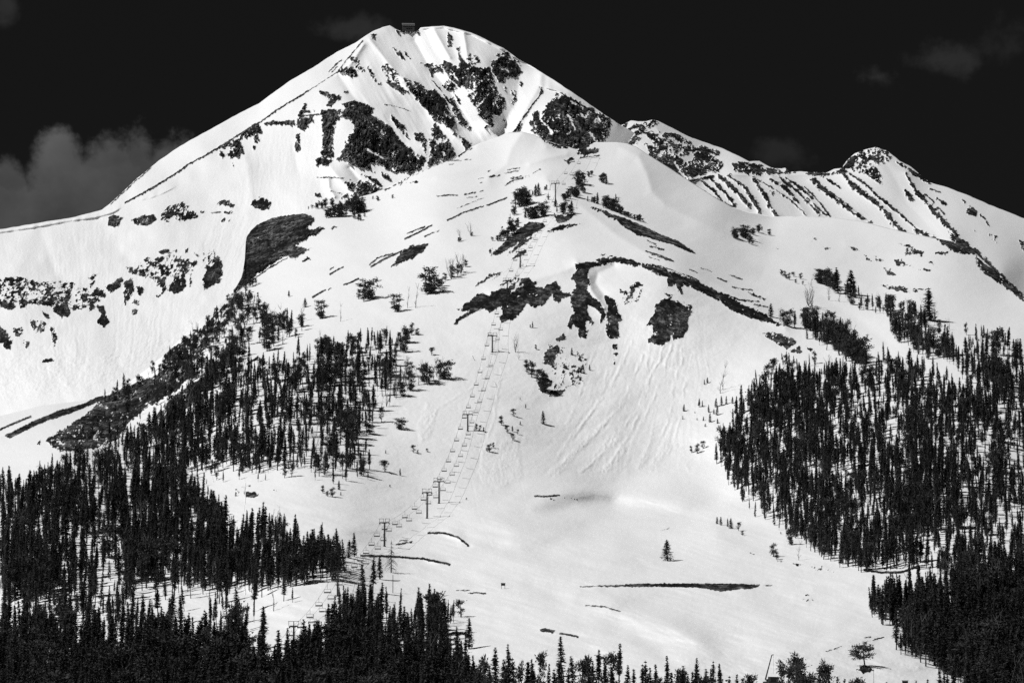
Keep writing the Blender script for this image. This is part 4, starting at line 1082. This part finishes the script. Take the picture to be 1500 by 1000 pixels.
for (a, b), ps in by.items():          # a large set that shares one description is told apart by rows
    if 12 < len(ps) <= 48:
        ps.sort(key=lambda p: p[6]); n_ = -(-len(ps) // 12)
        nm = {2: ['upper row', 'lower row'], 3: ['upper row', 'middle row', 'lower row'], 4: ['top row', 'upper row', 'lower row', 'bottom row']}[n_]
        for q in range(n_): split[(a, b + ', ' + nm[q])] = ps[q * len(ps) // n_:(q + 1) * len(ps) // n_]
    else: split[(a, b)] = ps
for (a, b), ps in split.items():
    ps.sort(key=lambda p: p[5])
    grp = {'conifer': 'conifers', 'pine': 'pines', 'dead tree': 'bare dead trees'}[ps[0][3]] + ' in the ' + ps[0][4]
    for j, p in enumerate(ps):
        lab = f'{a} {b}'
        if 1 < len(ps) <= 12: lab = f'{a} {b}, {ORD[j] if j < len(ps) - 1 else "rightmost"}'
        tag(p[0], lab, p[3], grp if len(ps) > 12 else {'conifer': 'conifers', 'pine': 'pines', 'dead tree': 'bare dead trees'}[p[3]] + ' in the ' + p[4])

# the rest of the forest: one object, its trees are instances of the tree kinds above
if INST:
    me = bpy.data.meshes.new('forest'); me.from_pydata([tuple(t[0]) for t in INST], [], [])
    a = me.attributes.new('tree_scale', 'FLOAT_VECTOR', 'POINT'); a.data.foreach_set('vector', np.array([(t[1] * t[2], t[1] * t[2], t[1]) for t in INST], np.float32).ravel())
    a = me.attributes.new('tree_turn', 'FLOAT_VECTOR', 'POINT'); a.data.foreach_set('vector', np.array([(trg.gauss(0, .035), trg.gauss(0, .035), t[3]) for t in INST], np.float32).ravel())
    a = me.attributes.new('tree_kind', 'INT', 'POINT'); a.data.foreach_set('value', np.array([t[4] for t in INST], np.int32))
    fo = link(bpy.data.objects.new('forest', me)); tag(fo, 'dense dark conifer forest covering both lower flanks of the mountain', 'forest', kind='stuff')
    ng = bpy.data.node_groups.new('forest_trees', 'GeometryNodeTree')
    ng.interface.new_socket('Geometry', in_out='INPUT', socket_type='NodeSocketGeometry'); ng.interface.new_socket('Geometry', in_out='OUTPUT', socket_type='NodeSocketGeometry')
    gi, go = ng.nodes.new('NodeGroupInput'), ng.nodes.new('NodeGroupOutput')
    iop = ng.nodes.new('GeometryNodeInstanceOnPoints'); iop.inputs['Pick Instance'].default_value = True
    jall = ng.nodes.new('GeometryNodeJoinGeometry')
    kinds = [prot.get(('C', v), (None, None))[1] for v in range(8)] + [prot.get(('P', v), (None, None))[1] for v in range(6)]
    kindobjs = []
    for v in range(19):
        if v < 14:
            ch = kinds[v]
            if ch is None:
                r, ch = new_tree(('C', v) if v < 8 else ('P', v - 8), 'conifer' if v < 8 else 'pine', *(CON[v] if v < 8 else PIN[v - 8]))
                r.location = (-60 + v, -50, -2); r.scale = (9, 9, 9); tag(r, 'conifer standing behind the viewer', 'conifer')
            kindobjs.append(ch)
        else:
            o = next((o for o in COL.objects if o.data == DEA[v - 14] and o.type == 'MESH'), None)
            kindobjs.append([o] if o else kindobjs[0])
    for ch in reversed(kindobjs):
        j = ng.nodes.new('GeometryNodeJoinGeometry')
        for c in ch:
            oi = ng.nodes.new('GeometryNodeObjectInfo'); oi.transform_space = 'ORIGINAL'; oi.inputs['Object'].default_value = c
            ng.links.new(oi.outputs['Geometry'], j.inputs[0])
        g2 = ng.nodes.new('GeometryNodeGeometryToInstance'); ng.links.new(j.outputs[0], g2.inputs[0]); ng.links.new(g2.outputs[0], jall.inputs[0])
    def attr(nm, dt):
        n = ng.nodes.new('GeometryNodeInputNamedAttribute'); n.data_type = dt; n.inputs['Name'].default_value = nm
        return n.outputs[0]
    ng.links.new(gi.outputs[0], iop.inputs['Points']); ng.links.new(jall.outputs[0], iop.inputs['Instance'])
    ng.links.new(attr('tree_kind', 'INT'), iop.inputs['Instance Index']); ng.links.new(attr('tree_turn', 'FLOAT_VECTOR'), iop.inputs['Rotation']); ng.links.new(attr('tree_scale', 'FLOAT_VECTOR'), iop.inputs['Scale'])
    ng.links.new(iop.outputs[0], go.inputs[0])
    md = fo.modifiers.new('trees', 'NODES'); md.node_group = ng

# ------------------------------------------------------------------ chairlift
TOW = [(856, 230, 25), (813.5, 303, 37), (762, 392, 26), (743, 430, 21), (721, 516, 27), (685, 631, 27), (643, 737, 35), (625.5, 759, 41), (563, 800, 38), (494.5, 873, 40), (430, 953, 40)]
tb = [posB(a, b) for a, b, c in TOW]
th = [c * p.y / F for (a, b, c), p in zip(TOW, tb)]
tops = [p + Vector((0, 0, h)) for p, h in zip(tb, th)]
names = ['lift tower at the top end of the line under the right cliff', 'tall lift tower among pines on the ridge crest', 'thin lift tower just below the small dark scree patch', 'lift tower standing in the upper edge of the wide scree',
         'lift tower on open snow below the scree', 'lift tower beside low shrubs in mid slope', 'lift tower right behind the tallest one, farther up', 'tallest lift tower on open snow, nearest of the close pair', 'lift tower above the terrace with the bare conifer',
         'lift tower at the edge of the left forest', 'lowest lift tower in the snowy forest lane']
ends = [[], []]
for i, (p, h) in enumerate(zip(tb, th)):
    a = tb[max(i - 1, 0)]; b = tb[min(i + 1, len(tb) - 1)]
    d = Vector((b.x - a.x, b.y - a.y, 0)).normalized(); side = Vector((-d.y, d.x, 0)); rz = math.atan2(side.y, side.x)
    if side.x < 0: side = -side; rz = math.atan2(side.y, side.x)
    aw = {7: 1.9, 8: 1.85, 9: 1.35, 10: 1.3}.get(i, 2.25)
    r = empty('lift_tower', p, rz); tag(r, names[i], 'lift tower', 'towers of the chairlift')
    m = MB(); m.tube((0, 0, -1), (0, 0, h - .9), .34, .26, 10); m.tube((0, 0, -.3), (0, 0, .35), .6, .55, 10); part('mast', m.mesh('lift_mast', M_STEEL), r)
    m = MB(); m.box((0, 0, h - .75), (aw, .17, .2)); m.tube((0, 0, h - 1.2), (1.2, 0, h - .8), .08, .08, 4); m.tube((0, 0, h - 1.2), (-1.2, 0, h - .8), .08, .08, 4); part('crossarm', m.mesh('lift_crossarm', M_STEEL), r)
    for sgn in (-1, 1):
        m = MB(); m.box((sgn * aw, 0, h - 1.0), (.10, 1.3, .16))
        for q in range(4): m.tube((sgn * aw - .09, -1.05 + q * .7, h - 1.15), (sgn * aw + .09, -1.05 + q * .7, h - 1.15), .2, .2, 8)
        part('sheave_assembly', m.mesh('lift_sheaves', M_STEEL), r)
        m = MB()
        for q in (-1, 1):
            m.tube((sgn * (aw * .62) + q * .75, 0, h - .6), (sgn * (aw * .62) + q * .75, 0, h + .75), .07, .07, 4)
        m.tube((sgn * (aw * .62) - .95, 0, h + .75), (sgn * (aw * .62) + .95, 0, h + .75), .07, .07, 4); part('lifting_frame', m.mesh('lift_frame', M_STEEL), r)
    m = MB(); m.tube((.35, 0, .6), (.35, 0, h - 1), .03, .03, 4); m.tube((.55, 0, .6), (.55, 0, h - 1), .03, .03, 4)
    q = .8
    while q < h - 1: m.tube((.35, 0, q), (.55, 0, q), .02, .02, 3); q += .5
    part('ladder', m.mesh('lift_ladder', M_STEEL), r)
    for e, sgn in enumerate((-1, 1)): ends[e].append(p + side * (aw * sgn) + Vector((0, 0, h - 1.35)))
# haul cable: one loop, running over all towers and round the wheels at both ends
m = MB(); span = [[], []]
for e in range(2):
    pts = ends[e] + [ends[e][-1] + (ends[e][-1] - ends[e][-2]).normalized() * 60 + Vector((0, 0, 2))]
    for a, b in zip(pts[:-1], pts[1:]):
        L = (b - a).length; n = max(4, int(L / 8)); prev = a
        for q in range(1, n + 1):
            t = q / n; c = a.lerp(b, t) - Vector((0, 0, 4 * t * (1 - t) * min(3.2, L * .018))); m.tube(prev, c, .04, .04, 4, False); span[e].append((prev, c)); prev = c
m.tube(ends[0][0], ends[1][0], .05, .05, 4, False)
o = link(bpy.data.objects.new('haul_cable', m.mesh('haul_cable', M_CABLE))); tag(o, 'thin steel haul cable of the chairlift running up the slope', 'cable')
# chairs
def chair_parts():
    m = MB(); m.tube((0, 0, 0), (0, .12, -.5), .05, .05, 5); m.tube((0, .12, -.5), (0, .5, -1.5), .05, .05, 5); h = m.mesh('chair_hanger', M_STEEL)
    m = MB(); m.tube((-1.05, .5, -1.5), (1.05, .5, -1.5), .05, .05, 5)
    for s_ in (-1, 1): m.tube((1.05 * s_, .5, -1.5), (1.1 * s_, .45, -2.75), .05, .05, 5); m.tube((1.1 * s_, .45, -2.75), (1.1 * s_, -.3, -2.8), .05, .05, 5); m.tube((1.1 * s_, -.1, -2.35), (1.1 * s_, .48, -2.35), .045, .045, 5)
    fr = m.mesh('chair_frame', M_STEEL)
    m = MB(); m.box((0, .05, -2.78), (1.06, .28, .05), 0, -.08); st = m.mesh('chair_seat', M_BOARD)
    m = MB(); m.box((0, .42, -2.5), (1.05, .035, .13), 0, .1); bk = m.mesh('chair_backrest', M_BOARD)
    return [('hanger', h), ('frame', fr), ('seat', st), ('backrest', bk)]
cp = chair_parts(); chairs = []; croot = None; cch = []
tpx = [(a, b - c) for a, b, c in TOW]
seg_names = ['between the top tower and the ridge pines', 'between the ridge crest and the thin tower', 'near the thin tower above the scree', 'over the wide scree patch', 'on open snow below the scree', 'above the avalanche slope foot, mid line', 'between the close pair of towers',
             'over the snow bowl above the forest point', 'over the terrace by the forest point', 'in the snowy forest lane', 'at the bottom of the lane']
for e in range(2):
    acc = 9.0 if e == 0 else 21.0
    for a, b in span[e]:
        L = (b - a).length
        while acc < L:
            p = a.lerp(b, acc / L)
            yy = (b - a); rz = math.atan2(yy.y, yy.x) - math.pi / 2
            if e == 0: rz += math.pi
            if not chairs:
                r = empty('chairlift_chair', p, rz)
                for nm, me in cp: cch.append(part(nm, me, r))
                croot = r
            else:
                r = croot.copy(); COL.objects.link(r); r.location = p; r.rotation_euler = (0, 0, rz)
                for c in cch:
                    d = c.copy(); COL.objects.link(d); d.parent = r
            seg = min(range(len(ends[e])), key=lambda q: abs((ends[e][q] - p).length + (ends[e][min(q + 1, len(ends[e]) - 1)] - p).length - (ends[e][q] - ends[e][min(q + 1, len(ends[e]) - 1)]).length))
            chairs.append((r, seg, e, p.z)); acc += 24.5 if p.z < ends[0][1].z else 70
        acc -= L
bysg = defaultdict(list)
for c in chairs: bysg[(c[1], c[2])].append(c)
ORD2 = ['top', 'second', 'third', 'fourth', 'fifth', 'sixth', 'seventh', 'eighth', 'ninth']
for (sg, e), cs in bysg.items():
    cs.sort(key=lambda c: -c[3])
    for j, c in enumerate(cs):
        sd_ = 'left' if e == 0 else 'right'
        tag(c[0], f'{ORD2[j] if j < 9 else "last"} empty chair on {sd_} cable {seg_names[sg]}', 'chairlift chair', 'empty chairs hanging along the chairlift')

# ------------------------------------------------------------------ buildings and small things
def posA(px, py):
    a, b = np.array([float(px)]), np.array([float(py)]); return Vector(unproject(px, py, depthA(a, b)[0]))
q = posA(598, 46.5); q.y += 5
hut = empty('summit_hut', q + Vector((0, 0, .5)), .06); tag(hut, 'dark hut with grey metal roof on the very summit', 'hut')
m = MB(); m.box((0, 0, 2.6), (5.0, 3.6, 3.6)); part('wall', m.mesh('hut_wall', M_WALL), hut)
m = MB(); m.prism([(-4.3, 5.2), (3.0, 8.35), (4.1, 8.2), (4.1, 7.9), (3.0, 8.05), (-4.3, 4.9)], -5.4, 5.3); rf = part('roof', m.mesh('hut_roof', M_ROOF), hut)
m = MB(); m.tube((3.6, 2, 8.1), (3.6, 2, 10.6), .09, .06, 5); m.tube((3.2, 2, 9.9), (4.0, 2, 9.9), .05, .05, 4); part('antenna', m.mesh('hut_antenna', M_STEEL), rf)
for x in (-1.2, .6, 2.4):
    f = MB(); f.box((x, -3.64, 2.4), (.75, .05, .6)); w_ = part('window', f.mesh('hut_window', M_STEEL), hut)
    g = MB(); g.box((x, -3.71, 2.4), (.62, .02, .48)); part('pane', g.mesh('hut_pane', M_GLASS), w_)
m = MB(); m.box((-3.6, -3.65, 1.2), (.5, .05, 1.05)); part('door', m.mesh('hut_door', M_STEEL), hut)
m = MB(); m.box((1.5, -4.4, -.4), (4.5, 1.0, .12))
for x in (-2.6, 1.5, 5.6): m.tube((x, -5.2, -2.4), (x, -5.2, -.4), .12, .12, 4)
part('deck', m.mesh('hut_deck', M_WALL), hut)
q = posA(647.5, 40); m = MB(); m.tube((0, 0, -.5), (0, 0, 1.7), .14, .1, 5); m.box((0, 0, 1.5), (.28, .12, .3))
o = link(bpy.data.objects.new('marker_post', m.mesh('marker_post', M_STEEL))); o.location = q; tag(o, 'tiny dark marker post on the summit cornice', 'post')
# trail sign
def trail_sign(px, py, sc, label, rz=0.0):
    r = empty('trail_sign', posB(px, py), rz, (sc, sc, sc)); tag(r, label, 'sign', 'two-legged wooden signs')
    m = MB(); m.box((0, 0, 1.55), (.75, .05, .42)); part('board', m.mesh('sign_board', M_BOARD), r)
    m = MB(); m.box((0, 0, 2.06), (.85, .14, .05)); part('cap', m.mesh('sign_cap', M_WALL), r)
    for s_ in (-1, 1): m = MB(); m.box((.6 * s_, .09, .9), (.07, .05, 1.1)); part('post', m.mesh('sign_post', M_WALL), r)
trail_sign(737, 862, 1.0, 'small dark trail sign on two posts alone on the lower snowfield')
trail_sign(1326, 1008, 1.15, 'dark sign board just showing at the bottom edge right of centre', .1)
# T-shaped pole in the forest point, marker pole, rope fence, thin pole
q = posB(575.5, 868); r = empty('timber_pole', q, .1); tag(r, 'thin pole with a crossbar between conifers below the bare conifer', 'pole')
m = MB(); m.tube((0, 0, -.5), (0, 0, 6.3), .13, .10, 6); part('pole', m.mesh('pole', M_BARK), r); m = MB(); m.box((0, 0, 4.4), (2.6, .08, .09)); part('crossbar', m.mesh('crossbar', M_BARK), r)
q = posB(162, 850); r = empty('timber_pole', q, .2); tag(r, 'thin pole with crossbar in the clearing of the left forest', 'pole')
m = MB(); m.tube((0, 0, -.5), (0, 0, 6.5), .12, .09, 6); part('pole', m.mesh('pole', M_BARK), r); m = MB(); m.box((0, 0, 5.9), (2.2, .08, .09)); part('crossbar', m.mesh('crossbar', M_BARK), r)
q = posB(695.5, 528); m = MB(); m.tube((0, 0, 0), (-1.1, 0, 2.3), .11, .09, 5); m.tube((-1.3, 0, 2.2), (-.9, 0, 2.4), .09, .09, 4)
o = link(bpy.data.objects.new('leaning_marker_pole', m.mesh('marker_pole', M_STEEL))); o.location = q; tag(o, 'short leaning pole stuck in open snow left of the lift', 'pole')
q = posB(1280, 1004); m = MB(); m.tube((0, 0, -1), (0, 0, 5.0), .07, .05, 5); m.tube((0, 0, 4.7), (.3, 0, 4.7), .04, .04, 4)
o = link(bpy.data.objects.new('thin_pole', m.mesh('thin_pole', M_STEEL))); o.location = q; tag(o, 'very thin pole rising at the bottom edge below the lone round pine', 'pole')
r = empty('rope_fence', posB(752, 268)); tag(r, 'short rope fence on thin posts high on the snowy ridge', 'fence')
fp = [(743, 271), (747.5, 269.5), (752, 268), (757, 265), (762, 262.5), (766, 261.5), (770, 260.5), (775, 259.5)]; base = posB(752, 268); prev = None; rope = MB()
for j, (a, b) in enumerate(fp):
    q = posB(a, b) - base; hh = 4.0 if j == 2 else 1.5; m = MB(); m.tube(q, q + Vector((0, 0, hh)), .1, .08, 5)
    if j == 2: m.box(q + Vector((0, 0, hh)), (.8, .1, .12))
    part('post', m.mesh('fence_post', M_STEEL), r)
    t_ = q + Vector((0, 0, 1.2))
    if prev is not None: rope.tube(prev, t_, .035, .035, 4)
    prev = t_
part('rope', rope.mesh('fence_rope', M_CABLE), r)
# snow groomer with a raised winch boom
q = posB(1130, 1006)
r = empty('snow_groomer', q, .35); tag(r, 'dark snow groomer with raised winch boom at the bottom edge among pines', 'snow groomer')
m = MB(); m.prism([(-2.4, .7), (-2.4, 1.5), (-1.0, 1.7), (2.6, 1.7), (2.8, 1.0), (2.4, .7)], -1.5, 1.5); part('body', m.mesh('groomer_body', M_BOARD), r)
m = MB(); m.prism([(-2.2, 1.5), (-1.9, 2.9), (-.3, 3.0), (0, 1.7)], -1.15, 1.15); cb = part('cab', m.mesh('groomer_cab', M_BOARD), r)
m = MB(); m.box((0, -2.12, 2.2), (.95, .03, .45), 0, .2); part('windscreen', m.mesh('groomer_glass', M_GLASS), cb)
for s_ in (-1, 1):
    m = MB(); m.prism([(-2.5, .35), (-2.1, 0), (2.1, 0), (2.6, .35), (2.3, .8), (-2.3, .8)], s_ * 1.2 if s_ > 0 else -2.2, 2.2 if s_ > 0 else -1.2); part('track', m.mesh('groomer_track', M_STEEL), r)
m = MB(); m.box((0, -3.3, .7), (2.4, .12, .6), 0, .25); m.box((0, -2.8, .6), (.5, .4, .15)); part('blade', m.mesh('groomer_blade', M_STEEL), r)
m = MB(); m.tube((0, 1.3, 1.7), (0, 1.3, 2.4), .9, .8, 12); part('winch', m.mesh('groomer_winch', M_STEEL), r)
bm_ = MB(); a, b = Vector((-1.4, 1.0, 2.3)), Vector((.3, .2, 9.2))
bm_.tube(a, b, .24, .15, 6); bm_.tube(b, b + Vector((.5, 0, .12)), .13, .13, 5); bm_.tube(a, a + Vector((.9, 0, -.6)), .2, .2, 5); bo = part('boom', bm_.mesh('groomer_boom', M_STEEL), r)
m = MB(); m.tube(b + Vector((.5, 0, .1)), b + Vector((.5, 0, -5.5)), .025, .025, 4); part('cable', m.mesh('groomer_cable', M_CABLE), bo)
# lodge just below the lower right corner
q = posB(1465, 1025)
r = empty('lodge', q + Vector((0, 0, -2)), -.02); tag(r, 'low grey lodge roof at the bottom right corner under the conifers', 'building')
zt = unproject(1465, 996.5, q.y - 3)[2] - (q.z - 2)
m = MB(); m.box((0, 4, (zt - .8) / 2), (9.6, 6, (zt - .8) / 2)); part('wall', m.mesh('lodge_wall', M_WALL), r)
m = MB(); m.prism([(-3, zt - 1.1), (-3, zt - .85), (4, zt), (11, zt - .85), (11, zt - 1.1), (4, zt - .25)], -10.2, 10.6); part('roof', m.mesh('lodge_roof', M_ROOF), r)
for x in (-6, -2, 2, 6):
    m = MB(); m.box((x, -2.05, zt * .5), (.9, .06, .7)); w_ = part('window', m.mesh('lodge_window', M_STEEL), r)
    m = MB(); m.box((x, -2.13, zt * .5), (.78, .02, .58)); part('pane', m.mesh('lodge_pane', M_GLASS), w_)
